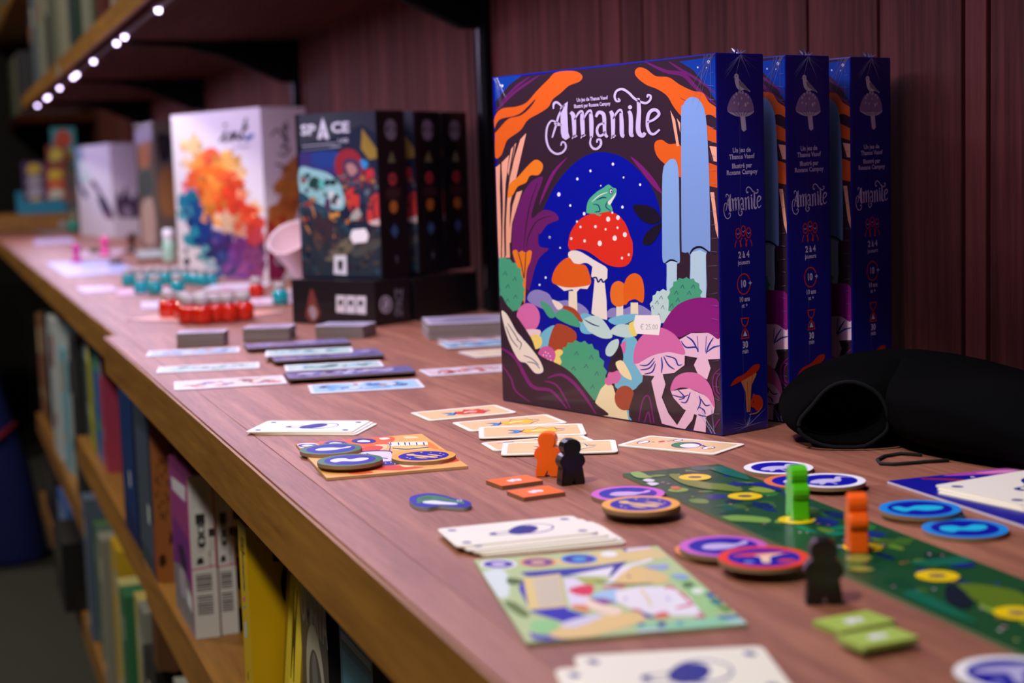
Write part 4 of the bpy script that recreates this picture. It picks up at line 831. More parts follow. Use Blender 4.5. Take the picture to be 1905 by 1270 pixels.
# -- pawns
def pawn_outline(s=1.0):
    half = [(0, 26.5), (2.6, 26.2), (4.6, 24.8), (5.5, 22.4), (5.2, 20.0), (4.4, 18.3), (6.2, 17.2), (7.6, 15.2), (7.9, 13.0), (7.0, 11.2), (6.0, 10.2), (6.4, 8.5), (7.2, 3.0), (7.4, .6), (6.9, 0), (2.0, 0), (1.4, .4), (0, 3.0)]
    return [(x*s/1000, y*s/1000) for x, y in half] + [(-x*s/1000, y*s/1000) for x, y in half[-2:0:-1]]
def pawn(px, py, z, col, rz, label, s=1.0, t=.0085):
    me = prism_mesh('pawn', pawn_outline(s), -t/2, t/2, mat(col, .38, .2), .0006)
    for v_ in me.vertices: v_.co = Vector((v_.co.x, -v_.co.z, v_.co.y))
    p = onz(px, py, z)
    return tag(link('pawn', me, None, (p.x, p.y, z+.0001), rz), label, 'pawn', 'wooden pawns')
pawn(1021, 885, TOP, '#ff6c0c', radians(-31), 'bright orange wooden pawn standing beside a black pawn')
pawn(1062, 900, TOP, '#0c0b0d', radians(2), 'black wooden pawn standing beside an orange pawn near the tan cards')
pawn(1484, 963, GREEN_Z, '#52c60c', radians(-104), 'lime green wooden pawn standing on the green board', 1.02)
pawn(1594, 1023, GREEN_Z, '#ff640a', radians(-112), 'orange wooden pawn standing edge-on on the green board', 1.02)
pawn(1532, 1121, TOP, '#0c0b0d', radians(-24), 'black wooden pawn standing alone in front of the green board', 1.03)

# -- black drawstring pouch
VEL = mat('#050506', 1, spec=.05); VEL2 = mat('#141519', 1, spec=.1)
base = onz(1580, 838, TOP)
pch = tag(link('drawstring_pouch', None, loc=(base.x, base.y, TOP)), 'black velvet drawstring pouch slumped open against the plank wall', 'pouch')
M0 = base.copy(); vd = Vector((.53, .85, 0)).normalized()
rim_px = [(985, 480), (955, 385), (880, 305), (760, 256), (640, 268), (550, 325), (480, 410), (425, 470), (390, 520), (385, 575), (430, 628), (540, 680), (700, 706), (830, 688), (930, 628), (985, 570)]
rim = []
for p in spline(rim_px, True, 2):
    q = onplane(1380+p.x/3.6286, 640+p.y/3.6286, M0, vd); q.z = max(q.z, TOP+.0022); rim.append(q-base)
NR = len(rim)
def ringpts(c, tdir, rx, zt, wob=.04, zlow=.0006):
    t_ = Vector((tdir[0], tdir[1], 0)).normalized(); ax = Vector((t_.y, -t_.x, 0)); out = []
    for i in range(NR):
        q = 2*pi*i/NR; k_ = 1+wob*sin(3*q+c[1]*70)+wob*.6*sin(5*q+c[0]*50)
        sy = .5+.5*sin(q); cc = abs(cos(q))**(.42 if sin(q) < 0 else .8)*(1 if cos(q) > 0 else -1)
        out.append(Vector((c[0], c[1], TOP)) + ax*(cc*rx*k_) + Vector((0, 0, zlow+(zt-zlow)*sy**.85)) - base)
    return out
path = [((.542, .871), (.5, .8), .046, .046), ((.568, .885), (.8, .5), .040, .056), ((.596, .866), (.6, -.8), .048, .057), ((.602, .835), (.1, -1), .058, .052), ((.602, .80), (.05, -1), .061, .047),
        ((.607, .765), (.15, -1), .056, .047), ((.611, .735), (.15, -1), .051, .040), ((.615, .70), (.15, -1), .046, .030), ((.618, .67), (.1, -1), .036, .02), ((.62, .65), (.1, -1), .022, .012)]
bm = bmesh.new(); rings = [[bm.verts.new(p) for p in rim]] + [[bm.verts.new(p) for p in ringpts(*s_)] for s_ in path]
for A_, B_ in zip(rings, rings[1:]):
    for j in range(NR): bm.faces.new((A_[j], A_[(j+1) % NR], B_[(j+1) % NR], B_[j]))
bm.faces.new(rings[-1])
cen = sum(rim, Vector())/NR; ins = []
for f_, dp in ((.9, .004), (.75, .03), (.4, .04)): ins.append([bm.verts.new(cen+(p-cen)*f_+vd*dp+Vector((0, 0, .001))) for p in rim])
for A_, B_ in zip([rings[0]]+ins, ins):
    for j in range(NR): bm.faces.new((B_[j], B_[(j+1) % NR], A_[(j+1) % NR], A_[j]))
bm.faces.new(ins[-1])
bmesh.ops.recalc_face_normals(bm, faces=bm.faces[:])
bag = link('bag', bm_mesh('bag', bm, VEL, True), pch); sm = bag.modifiers.new('s', 'SUBSURF'); sm.levels = sm.render_levels = 1
link('hem', tube_mesh('hem', rim, .0014, VEL2, 6, True), bag)
cp = [onz(x, y, TOP+.0012) for x, y in ((1715, 846), (1676, 843), (1645, 848), (1632, 855), (1638, 862), (1662, 863), (1690, 861), (1725, 858), (1765, 856))]
link('drawstring', tube_mesh('drawstring', [p-base for p in cp], .0011, mat('#0d0d10', .8), 6), pch)

# ================================================================== SPACE GAME, INK GAME AND BOTTLES
def stand(name, near, far, z0, H, T, body, label, cat='game box', group=None, coat=.25, bevel=.001):
    """upright box: near and far are the bottom corners of its front face on level z0"""
    n = near if isinstance(near, Vector) else onz(*near, z0); f = far if isinstance(far, Vector) else onz(*far, z0)
    W = (f-n).length; th = atan2(f.y-n.y, f.x-n.x)-pi/2
    o = link(name, box_mesh(name, (0, 0, 0), (T, W, H), mat(body, .42, coat), bevel), None, (n.x, n.y, z0+.0003), th)
    tag(o, label, cat, group); o['w'] = W
    return o, Vector((n.x, n.y, z0)), th, W
S4 = lambda *Q: [(500+x/2.886, 180+y/2.886) for x, y in Q]
# flat box the others stand on
N1, F1 = onz(699, 608, TOP), onz(545, 601, TOP)
fb, on_, th_, Wf = stand('game_box', N1, F1, TOP, .0545, .066, '#131118', 'black space game box lying flat under the upright space boxes', group='space game boxes')
a = Art(face_fn(on_, th_, 'front', (.066, Wf, .0545)), .2)
a.poly(S4((362, 1066), (410, 1068), (410, 1162), (362, 1156)), '#d8d4de', False); a.poly(S4((416, 1068), (464, 1070), (464, 1164), (416, 1162)), '#d8d4de', False); a.poly(S4((470, 1070), (522, 1072), (522, 1168), (470, 1164)), '#d8d4de', False)
for x, y in ((386, 1104), (440, 1106), (494, 1108)): a.ell(*S4((x, y))[0], 4.5, 5, '#1a1820')
a.poly(S4((205, 1130), (230, 1030), (262, 1120), (275, 1170), (235, 1210), (200, 1180)), '#7a3a34'); a.poly(S4((215, 1150), (235, 1120), (260, 1160), (240, 1200)), '#a08c94'); a.line(S4((130, 1120), (320, 1118), (570, 1130)), .8, '#3a3844', 0)
a.build('side_print', fb)
a = Art(face_fn(on_, th_, 'spine', (.066, Wf, .0545)), .2); a.ring(*S4((628, 1116))[0], 10, 15, 3, '#b8b0c4'); a.poly(S4((615, 1140), (625, 1080), (645, 1110), (630, 1145)), '#b8b0c4'); a.text('SPACE', *S4((700, 1105))[0], 21, '#7d7888', -1, pi/2, .02, .85); a.build('end_print', fb)
fb2 = link('game_box', box_mesh('game_box', (.074, 0, 0), (.200, Wf*.9, .052), mat('#0e0d13', .42, .25), .001), None, (on_.x, on_.y, TOP+.0003), th_)
tag(fb2, 'second black space game box lying flat at the back, near the plank wall', 'game box', 'space game boxes')
ZF = TOP+.0549
ST = .058
d_ = Vector((cos(th_), sin(th_), 0)); e_ = Vector((-sin(th_), cos(th_), 0))
nS = onz(711.4, 519.6, ZF); fS = onz(562.4, 517.8, ZF)
sb, os_, ths, Ws = stand('game_box', nS, fS, ZF, .2015, ST, '#0d0c14', 'front upright space game box with astronaut cover and white sticker', group='space game boxes')
af = face_fn(os_, ths, 'front', (ST, Ws, .2015))
a = Art(af, .3)
a.poly(S4((160, 98), (582, 72), (606, 972), (186, 968)), '#1e2438', False); a.poly(S4((160, 98), (582, 72), (586, 200), (500, 150), (330, 220), (165, 260)), '#343640', False)
a.poly(S4((164, 300), (350, 290), (480, 330), (470, 430), (330, 420), (165, 400)), '#38306c', False); a.poly(S4((240, 300), (380, 300), (400, 370), (250, 380)), '#243c80')
a.poly(S4((166, 385), (240, 390), (330, 420), (400, 500), (400, 600), (330, 600), (240, 560), (170, 520)), '#8cc0c0'); a.poly(S4((168, 520), (240, 560), (330, 620), (440, 720), (420, 820), (200, 820), (174, 700)), '#26485c')
a.poly(S4((330, 500), (390, 560), (370, 590), (330, 570)), '#c8d0d0'); a.poly(S4((215, 460), (240, 430), (280, 450), (300, 480), (270, 495), (220, 490)), '#1f4038'); a.ell(*S4((285, 470))[0], 7, 8, '#58b4a8')
a.poly(S4((180, 600), (300, 620), (480, 780), (600, 700), (604, 960), (190, 960)), '#2a323c', False); a.poly(S4((300, 860), (420, 760), (470, 800), (360, 880)), '#6c6450'); a.poly(S4((450, 830), (600, 760), (604, 800), (480, 860)), '#4a4c48')
# astronaut
a.poly(S4((360, 330), (400, 285), (460, 290), (500, 340), (510, 410), (470, 460), (410, 470), (370, 430), (355, 380)), '#8c2630'); a.poly(S4((400, 350), (440, 330), (490, 360), (490, 430), (440, 450), (405, 420)), '#4c3450'); a.poly(S4((415, 370), (450, 360), (475, 400), (440, 425)), '#a87c78')
a.line(S4((380, 430), (440, 470), (510, 440)), 3.5, '#5c6470', .4); a.poly(S4((395, 480), (470, 470), (560, 400), (600, 480), (590, 560), (500, 600), (420, 560)), '#3c2c44'); a.poly(S4((410, 520), (460, 490), (490, 560), (470, 620), (430, 600)), '#c23c34'); a.poly(S4((520, 400), (560, 390), (560, 450), (530, 460)), '#b83038')
a.poly(S4((530, 600), (550, 540), (595, 530), (600, 680), (560, 690), (530, 670)), '#c03a38'); a.line(S4((575, 540), (560, 600), (580, 680)), 4, '#6c2430', 0); a.poly(S4((535, 672), (604, 655), (604, 690), (560, 694)), '#c8b8b0', False); a.poly(S4((440, 640), (480, 600), (500, 650), (450, 668)), '#a8a89c')
a.poly(S4((500, 170), (582, 280), (580, 330), (540, 340), (495, 280)), '#8c7430', False); a.poly(S4((490, 345), (515, 340), (535, 365), (510, 390)), '#3484c0'); a.poly(S4((490, 520), (530, 500), (525, 590), (490, 620)), '#24304c')
for P in (((170, 585), (205, 572), (235, 600), (248, 655)), ((175, 640), (200, 690), (222, 735)), ((320, 610), (345, 650), (370, 665)), ((320, 700), (350, 710), (350, 760))): a.line(S4(*P), 3.6, '#c8844c', .5)
a.poly(S4((300, 590), (310, 540), (330, 560), (330, 620)), '#4c3458'); a.poly(S4((325, 640), (380, 620), (360, 670)), '#d8943c'); a.poly(S4((250, 640), (330, 660), (350, 720), (290, 800), (250, 740)), '#3c2c34'); a.poly(S4((235, 720), (290, 760), (260, 820)), '#5c4038')
rs = random.Random(9)
for i in range(150):
    x_, y_ = rs.uniform(185, 595), rs.uniform(420, 950); r_ = rs.uniform(5, 22); k_ = 7
    if 340 < x_ < 430 and y_ > 830: continue
    a.poly(S4(*[(x_+r_*cos(2*pi*j/k_)*rs.uniform(.4, 1.2), y_+r_*.9*sin(2*pi*j/k_)*rs.uniform(.4, 1.2)) for j in range(k_)]), rs.choice(['#20303c', '#2c3c44', '#1c2434', '#3c3038', '#44403c', '#2a4854', '#141c28', '#54443c', '#302838'] + (['#8c3434', '#5c6c70', '#a86c3c'] if y_ < 680 else [])), n=2)
TX = '#c4c4d0'
a.text('SP', *S4((212, 182))[0], 27, TX, -1, .035, .03, 1.05); a.text('CE', *S4((384, 168))[0], 27, TX, -1, .035, .03, 1.05)
a.poly(S4((290, 112), (304, 150), (326, 228), (303, 228), (292, 200), (281, 229), (262, 229), (280, 150)), TX, False); a.poly(S4((290, 168), (298, 196), (284, 196)), '#1e2438', False)
a.text('LAB', *S4((400, 237))[0], 11, TX, -1, .03, .0); a.line(S4((180, 266), (360, 250)), 1.2, TX, 0, False); a.line(S4((180, 288), (390, 268)), 1.2, '#8c8ca0', 0, False); a.line(S4((330, 272), (385, 266)), 2.2, '#9c9cb0', 0, False)
a.poly(S4((352, 852), (418, 852), (421, 958), (350, 952)), '#dcdce2', False); a.poly(S4((372, 880), (400, 880), (398, 925), (385, 940), (372, 915)), '#202028', False)
a.build('cover_print', sb)
st = Art(lambda u, v, h: af(u, v, h+a.h), 0, .6); st.poly(S4((450, 715), (520, 708), (538, 745), (528, 780), (455, 788), (438, 752)), '#f0eeee', False); o = st.build('price_sticker', sb); o['label'] = 'small blank white sticker'
a = Art(lambda u, v, h: Vector((u*ST, -h, v*.2015)), .15)
a.ring(.5, .885, .19, .046, .035, '#8d8798'); a.poly([(.38, .85), (.5, .92), (.6, .89), (.58, .855)], '#8d8798'); a.poly([(.5, .76), (.64, .69), (.36, .69)], '#7c805c', False); a.ell(.5, .59, .14, .038, '#b83c44'); a.ell(.5, .59, .05, .014, '#501c24')
a.poly([(.25, .475), (.75, .475), (.75, .535), (.25, .535)], '#3c2428', False); a.ell(.5, .425, .14, .038, '#c07030'); a.poly([(.5, .325), (.64, .28), (.5, .235), (.36, .28)], '#3c5c8c', False); a.line([(.52, .13), (.55, .09)], .05, '#5c5c70')
sp_ = a.build('spine_print', sb)
cv_ = [c for c in sb.children if c.name.startswith('cover_print')][0]
for dx, dy, lb in ((.0775, .0, 'middle upright space game box of the three, mostly hidden behind the front one'), (.1400, .001, 'rearmost upright space game box, its dark spine nearest the plank wall')):
    r = sb.copy(); COL.objects.link(r); r.location = os_+Vector((cos(ths), sin(ths), 0))*dx+Vector((-sin(ths), cos(ths), 0))*dy+Vector((0, 0, .0003)); r['label'] = lb
    for ch in (cv_, sp_):
        c = ch.copy(); COL.objects.link(c); c.parent = r

# ink game box
I3 = lambda *Q: [(300+x/3.528, 180+y/3.528) for x, y in Q]
nI, fI = onz(499, 523, TOP), onz(334, 513, TOP)
ik, oi_, thi, Wi = stand('game_box', nI, fI, TOP, .302, .094, '#e4dfe6', 'white game box with an orange and blue ink cloud on its cover')
a = Art(face_fn(oi_, thi, 'front', (.094, Wi, .302)), .2)
rnd = random.Random(5)
def cloud(L):
    """feathery wash: ragged tongues of colour, finer ones scattered round each"""
    def mix(c_, k_): v_ = [max(0, min(255, int(int(c_[i:i+2], 16)*k_))) for i in (1, 3, 5)]; return '#%02x%02x%02x' % tuple(v_)
    def rag(x, y, r_, c_, k_=17):
        ph = rnd.random()*6; a.poly([(x+r_*cos(2*pi*j/k_+ph)*rnd.uniform(.45, 1.25), y+r_*1.1*sin(2*pi*j/k_+ph)*rnd.uniform(.45, 1.25)) for j in range(k_)], c_, n=2)
    for x, y, r_, c_ in L: rag(x, y, r_*1.3, c_)
    for x, y, r_, c_ in L:
        for i in range(5): q = rnd.random()*6.3; rag(x+r_*1.0*cos(q), y+r_*1.0*sin(q), r_*rnd.uniform(.25, .5), mix(c_, rnd.choice((.85, 1, 1.12))), 11)
P_ = lambda L: [(*I3((x, y))[0], r/3.528, c_) for x, y, r, c_ in L]
cloud(P_([(200, 330, 55, '#eec890'), (170, 440, 35, '#ecc8a0'), (300, 450, 80, '#e89a48'), (440, 430, 60, '#e8b060'), (510, 500, 40, '#ecc48c'), (330, 400, 45, '#e0583a'), (180, 590, 40, '#d87890'), (250, 560, 70, '#e06030'), (350, 560, 90, '#e8742c'), (440, 600, 90, '#e05c30'), (540, 640, 35, '#d8a080'),
          (600, 740, 50, '#ecc090'), (330, 660, 90, '#e88434'), (450, 700, 90, '#dc4024'), (540, 780, 80, '#d84028'), (620, 850, 60, '#d04030'), (340, 780, 60, '#e8943c'), (420, 820, 55, '#d8b490'), (500, 850, 55, '#c88c64'),
          (180, 690, 55, '#1c7898'), (160, 760, 40, '#4c9cac'), (220, 740, 55, '#1c4c84'), (250, 830, 65, '#16407c'), (210, 920, 50, '#2490a4'), (300, 920, 70, '#1c3c84'), (360, 980, 70, '#28306c'), (290, 1040, 45, '#5ca0a8'), (400, 920, 50, '#5c4884'), (440, 1020, 80, '#3c2c68'), (540, 980, 70, '#6c3070'), (620, 930, 55, '#b83c44'), (640, 1010, 40, '#502848'),
          (400, 1110, 70, '#344880'), (500, 1110, 80, '#6c3c84'), (600, 1090, 70, '#804070'), (470, 1160, 50, '#8c50a0'), (330, 1150, 40, '#90b4c0'), (560, 1160, 50, '#a05090'), (630, 1150, 45, '#8c3c70'), (560, 800, 40, '#e05028'), (470, 560, 40, '#d84828'), (290, 500, 40, '#e0642c')]))
for P in (((380, 300), (415, 250), (425, 225), (415, 290), (440, 285)), ((440, 290), (470, 230), (465, 290), (495, 235), (505, 280), (525, 265)), ((515, 295), (560, 140), (545, 215), (570, 190), (530, 240), (560, 285), (590, 265))): a.line(I3(*P), 4, '#2c2838', .4)
a.ell(*I3((422, 185))[0], 3, 3, '#2c2838'); a.poly(I3((550, 270), (600, 240), (605, 265), (570, 285)), '#5078a8'); a.line(I3((480, 335), (580, 325)), 3, '#b0a8b4', 0, False)
a.poly(I3((150, 1010), (165, 995), (178, 1012), (165, 1025)), '#282430'); a.poly(I3((150, 1075), (175, 1050), (190, 1085), (170, 1110), (152, 1100)), '#282430')
a.build('cover_print', ik)
a = Art(face_fn(oi_, thi, 'spine', (.094, Wi, .302)), .2)
a.poly(I3((700, 760), (760, 700), (800, 560), (790, 480), (840, 430), (892, 400), (906, 720), (700, 1200)), '#c08048'); cloud(P_([(820, 600, 60, '#c07c38'), (850, 720, 50, '#b46430'), (760, 780, 55, '#b46830'), (780, 860, 60, '#a82c20'), (720, 900, 40, '#b43028')]))
a.poly(I3((700, 940), (790, 900), (840, 1000), (850, 1060), (790, 1200), (710, 1210)), '#8c2454'); a.poly(I3((750, 1030), (800, 1010), (850, 1060), (840, 1110), (780, 1130)), '#1c1824'); a.ell(*I3((770, 1075))[0], 7, 9, '#b8b0b8'); a.ell(*I3((772, 1078))[0], 4, 5, '#1c1824')
for P in (((750, 440), (790, 455), (835, 480)), ((765, 370), (810, 385), (840, 340), (790, 330), (830, 300)), ((720, 260), (760, 215), (800, 260), (830, 300), (800, 190), (825, 215), (820, 160))): a.line(I3(*P), 4, '#322a34', .3)
a.build('spine_print', ik)

# pale cup on the flat boxes' far side, tipped
pc = onz(552, 468, TOP+.055); pc = onplane(552, 425, Vector((.5, 2.25, 0)), Vector((.2, .98, 0)))
prof = [(.020, -.055), (.021, -.0555), (.033, .028), (.0345, .030), (.0325, .0305), (.0315, .026), (.0195, -.053), (0, -.0535)]
me = lathe_mesh('plastic_cup', [(0, -.055)]+prof, mat('#e6ccd0', .35, .2), 28)
o = link('plastic_cup', me, None, (pc.x, pc.y, TOP+.072)); o.rotation_euler = (radians(28), radians(-33), 0)
tag(o, 'pale pink plastic cup tipped between the white ink box and the space boxes', 'cup')
bs = box('cup_rest', (-.03, -.03, 0), (.03, .03, .016), mat('#c4b6bc', .5), None, .002, (pc.x+.012, pc.y+.006, TOP+.0003)); tag(bs, 'small pale tray under the tipped pink cup behind the space boxes', 'tray')

# little potion bottles
def bottle(px, py, liq, label, group, z=None, s=1.12):
    z = TOP+.0018 if z is None else z; p = onz(px, py, z)
    r = tag(link('potion_bottle', None, loc=(p.x, p.y, z), rotz=random.random()), label, 'bottle', group)
    link('flask', FLASK[liq], r).scale = (s, s, s); link('stopper', STOP, r).scale = (s, s, s)
    return r
FLASK = {}
for nme, c_ in (('teal', '#06bcc8'), ('red', '#ea2a0c'), ('pink', '#e0409c'), ('green', '#108c7c')):
    FLASK[nme] = lathe_mesh('flask', [(0, 0), (.0095, 0), (.0105, .001), (.0105, .0135), (.0095, .0155), (.006, .0175), (.006, .0195), (0, .0195)], mat(c_, .12, .6, trans=.35), 16)
STOP = lathe_mesh('stopper', [(.0064, .0175), (.0074, .0185), (.0074, .026), (.0064, .0268), (0, .0268)], mat('#b4aeb0', .5), 16)
def sheet(c4, top, label, cat='game board', strokes=(), t=.0014, z=None, side='#b8b0b4', group=None, blobs=0, pal=(), seed=1, dense=None):
    z = TOP+.0002 if z is None else z
    if len(c4) == 5: c, th, L, W = Vector((c4[0], c4[1], 0)), c4[4], c4[2], c4[3]
    else: c, th, L, W = rect_from(c4, z+t)
    o = flat({'card': 'playing_card', 'game board': 'game_board'}.get(cat, cat.replace(' ', '_')), c, th, L, W, z, t, min(.003, W*.12, L*.12), side, top, label, cat, group)
    a = Art(uv_fn(L, W)); rr = random.Random(seed)
    if dense: a.poly([(.035, .09), (.965, .09), (.965, .91), (.035, .91)], dense, False)
    for i in range(blobs):
        u_, v_ = rr.uniform(.12, .88), rr.uniform(.22, .78); ru, rv = rr.uniform(.02, .09), rr.uniform(.05, .14)
        a.poly([(u_+ru*cos(2*pi*j/7)*rr.uniform(.6, 1), v_+rv*sin(2*pi*j/7)*rr.uniform(.6, 1)) for j in range(7)], rr.choice(pal), n=3)
    if blobs: a.build('print', o)
    return o, c, th, L, W
PAL_INK = ('#c8a8d8', '#e8b8c8', '#f0e8f0', '#9a90c8', '#d86a8c')
sheet((.300, 2.32, .055, .13, -.1), '#d4c8e4', 'small lavender card at the left of the red bottles', 'card', blobs=3, pal=PAL_INK)
sheet((.25, 2.74, .06, .15, 0), '#ccb4dc', 'lavender strip card left of the teal bottles', 'card', blobs=3, pal=PAL_INK, seed=2)
sheet((.312, 2.63, .085, .17, -.1), '#d8a0bc', 'pink and lavender tile under the front teal bottles', 'tile', blobs=4, pal=PAL_INK, seed=3)
sheet((.467, 2.615, .1, .17, -.3), '#dcd4e4', 'long pale player board in front of the white ink box', blobs=6, pal=PAL_INK, seed=4)
sheet((.437, 2.275, .12, .13, -.1), '#d8c0d4', 'pale board carrying a single teal bottle beside the flat space box', blobs=6, pal=PAL_INK, seed=5)
sheet(((300, 590), (420, 565), (490, 590), (320, 604)), '#e4a494', 'coral tile under the group of red bottles', 'tile', blobs=3, pal=('#e89080', '#f0c0b0'), seed=6)
tb = [(240, 531), (258, 530), (277, 529), (294, 528), (311, 528), (328, 527), (345, 527), (362, 529), (378, 531), (393, 530)]
names = 'first second third fourth fifth sixth seventh eighth ninth tenth'.split()
for i, (x, y) in enumerate(tb): bottle(x, y, 'teal', 'teal potion bottle, %s from the left in the long back row before the ink box' % names[i], 'teal bottles', TOP+.0003)
for i, (x, y) in enumerate(((263, 545), (290, 546), (331, 545))): bottle(x, y, 'teal', '%s of the three teal potion bottles standing in front of the long row' % ('leftmost', 'middle', 'rightmost')[i], 'teal bottles')
bottle(522, 564, 'teal', 'lone teal potion bottle beside the flat space box', 'teal bottles'); bottle(478, 552, 'red', 'lone red potion bottle in front of the ink box', 'red bottles', TOP+.0003)
rb = [(315, 588), (343, 591), (352, 599), (375, 592), (377, 600), (402, 597), (425, 596), (454, 593)]
for i, (x, y) in enumerate(rb): bottle(x, y, 'red', 'red potion bottle, %s from the left in the red group' % names[i], 'red bottles', None, 1.28)

# decks and cards of the space game
GREYS = ('#6e6674', '#8c8494', '#b4acc0', '#4c4654')
def deck(c4, n, t, label, top='#c4bcd2', side='#7a6e64'):
    """c4 is the top outline; the pile is n cards high, cards built one by one as parts"""
    H = n*t; z = TOP+.0003; c, th, L, W = rect_from(c4, z+H)
    r = tag(link('card_deck', None, loc=(c.x, c.y, z), rotz=th), label, 'card deck', 'space game decks')
    rr = random.Random(int(c4[0][0])); ms = [prism_mesh('card', rrect(L, W, .003), 0, t*.86, [mat(sd, .7), mat(top, .4, .1)]) for sd in (side, '#8c8078', '#6e6258')]
    for i in range(n): link('card', ms[(i*i+i//2) % 3], r, (rr.uniform(-.0006, .0006), rr.uniform(-.0006, .0006), i*t), rr.uniform(-.006, .006))
    a = Art(lambda u, v, h: Vector(((u-.5)*L, (v-.5)*W, H-t*.14+h)))
    a.poly([(.06, .1), (.94, .1), (.94, .9), (.06, .9)], '#a8a0bc', False); a.poly([(.2, .3), (.5, .2), (.8, .35), (.7, .7), (.35, .75)], '#8c84a4'); a.build('card_print', r)
    return r
deck(((336, 614), (424, 611), (418, 617), (330, 620)), 14, .0011, 'slanting deck of cards left of the others, in front of the red bottles')
deck(((457, 604), (544, 602), (546, 608), (458, 611)), 14, .0011, 'dark-sided deck of cards in the middle before the flat space box')
deck(((599, 599), (686, 598), (690, 606), (598, 606)), 13, .0011, 'light-sided deck of cards right at the corner of the flat space box')
deck(((781, 590), (930, 584), (960, 596), (800, 604)), 13, .0013, 'wide dark deck of cards half hidden by the mushroom game box')
PALB = ('#3c74b8', '#9cc4e4', '#dce4f4', '#2c3c74', '#6cb4dc', '#c88c70', '#78a8dc'); PALG = ('#6cb09c', '#c8e0d8', '#3c7c8c', '#dcecec', '#2c4c5c', '#8cc8e0', '#a8d8c8'); PALR = ('#b85c54', '#e8d4b8', '#904854', '#f0e4d0', '#4c6cb0', '#d89c78', '#6c4c5c'); PALV = ('#4c4484', '#8c84bc', '#241c44', '#c4bcdc', '#a08c9c', '#6c70b4', '#d8d0e8', '#8c5c6c')
def crd(c4, top, pal, label, seed, lift=0.0, n=46): return sheet(c4, '#e8e6ee', label, 'card', dense=top, t=.0008, z=TOP+.0002+lift, group='space game cards', blobs=n, pal=pal, seed=seed)
crd(((271, 653), (440, 645), (452, 654), (277, 663)), '#b4cce8', PALB, 'pale blue card lying nearest the counter edge, farthest back of the three on the left', 1)
crd(((289, 683), (476, 672.6), (489.5, 684), (297, 693)), '#c4dcdc', PALG, 'mint card lying between two others on the left of the card stacks', 2)
crd(((315.6, 710), (521.7, 698), (538.7, 712.3), (332.6, 725)), '#e4d8cc', PALR, 'cream and rose card on the left, nearest of the three to the camera', 3)
crd(((565.7, 715.8), (769.8, 705), (798.8, 719.4), (585, 732)), '#a8d0e8', PALB, 'sky blue card with figures, in front of the purple card stacks', 4)
def vstack(c4, n, label, seed, top='#6c6494', pal=PALV):
    for i in range(n):
        o, c, th, L, W = sheet(c4, top, '%s card of %s' % (('lowest', 'second lowest', 'middle', 'second highest', 'topmost')[i if i < n-1 else 4], label), 'card', t=.0016, z=TOP+.0002+i*.0017, side='#6c5c50', group='purple space cards', blobs=60 if i == n-1 else 0, pal=pal, seed=seed, dense=top if i == n-1 else None)
        o.location.x += random.uniform(-.0015, .0015); o.location.y += random.uniform(-.0015, .0015)
vstack(((443, 640), (630, 630), (662, 636), (470, 648)), 3, 'the purple row farthest back', 5)
vstack(((487, 660), (690, 648), (720, 659), (520, 671)), 3, 'the purple middle row', 6)
vstack(((522, 694), (745, 680), (785, 690), (545, 704)), 3, 'the purple row nearest the camera', 7)
crd(((487, 653), (640, 645), (672, 655), (500, 662)), '#b8d4cc', PALG, 'mint card lying across the purple middle row', 8, .0056)
crd(((520, 680), (700, 670), (722, 681), (540, 690)), '#b8d4cc', PALG, 'mint card lying across the purple row nearest the camera', 9, .0056)
crd(((782, 688), (930, 677), (975, 688), (795, 699)), '#dcc8d0', ('#b03c3c', '#e8d8e0', '#7c2c44', '#d88068'), 'red and white card beside the purple stacks, running behind the mushroom box', 10)
crd(((795, 626), (940, 615), (960, 630), (838, 638)), '#b08c9c', ('#c890a0', '#8c5c78', '#e0c8d0'), 'rosy card sticking out below the wide dark deck', 11, 0, 20)
crd(((813, 637), (960, 629), (990, 638), (832, 648)), '#90bcd8', PALB, 'blue card just left of the mushroom game box, below the rosy card', 12, .0009)
crd(((853, 653), (985, 645), (1000, 655), (882, 666)), '#e8d8b8', ('#e8d0a0', '#d8c8b0'), 'cream card touching the left side of the mushroom game box', 13, 0, 8)

# ================================================================== FAR END OF THE COUNTER
def fstand(nx, ny, fx, fy, H, T, col, label, name='game_box', cat='game box', arts=(), z0=TOP, spine=None):
    o, og, th, W = stand(name, (nx, ny), (fx, fy), z0, H, T, col, label, cat)
    if arts:
        a = Art(lambda u, v, h: Vector((-h, (1-u)*W, v*H)), .1)
        for c_, *P in arts: a.poly(P, c_)
        a.build('cover_print', o)
    if spine:
        a = Art(lambda u, v, h: Vector((u*T, -h, v*H)), .1)
        for c_, *P in spine: a.poly(P, c_)
        a.build('spine_print', o)
    return o, og, th, W
MT = [('#7c94a8', (.02, .95), (.2, .98), (.25, .7), (.1, .55), (.02, .6)), ('#b8c4cc', (.1, .85), (.35, .75), (.4, .6), (.15, .6)), ('#4c3c68', (.03, .65), (.15, .55), (.3, .46), (.2, .42), (.08, .52)), ('#5c3c64', (.4, .58), (.5, .62), (.72, .48), (.7, .42), (.55, .52)), ('#3c3050', (.6, .42), (.75, .45), (.98, .28), (.98, .2), (.75, .24)), ('#946c80', (.75, .26), (.9, .24), (.9, .2), (.8, .2))]
SPM = [('#4a3a56', (.1, .38), (.2, .5), (.3, .42), (.42, .54), (.6, .4), (.75, .46), (.9, .36), (.85, .22), (.4, .2), (.15, .24)), ('#8c8098', (.3, .3), (.5, .34), (.6, .22), (.4, .2))]
wb, wo, wth, wW = fstand(213, 443, 150, 437, .305, .105, '#cfcad8', 'white game box with purple mountains, frontmost at the far end of the counter', arts=MT, spine=SPM)
d_ = Vector((cos(wth), sin(wth), 0))
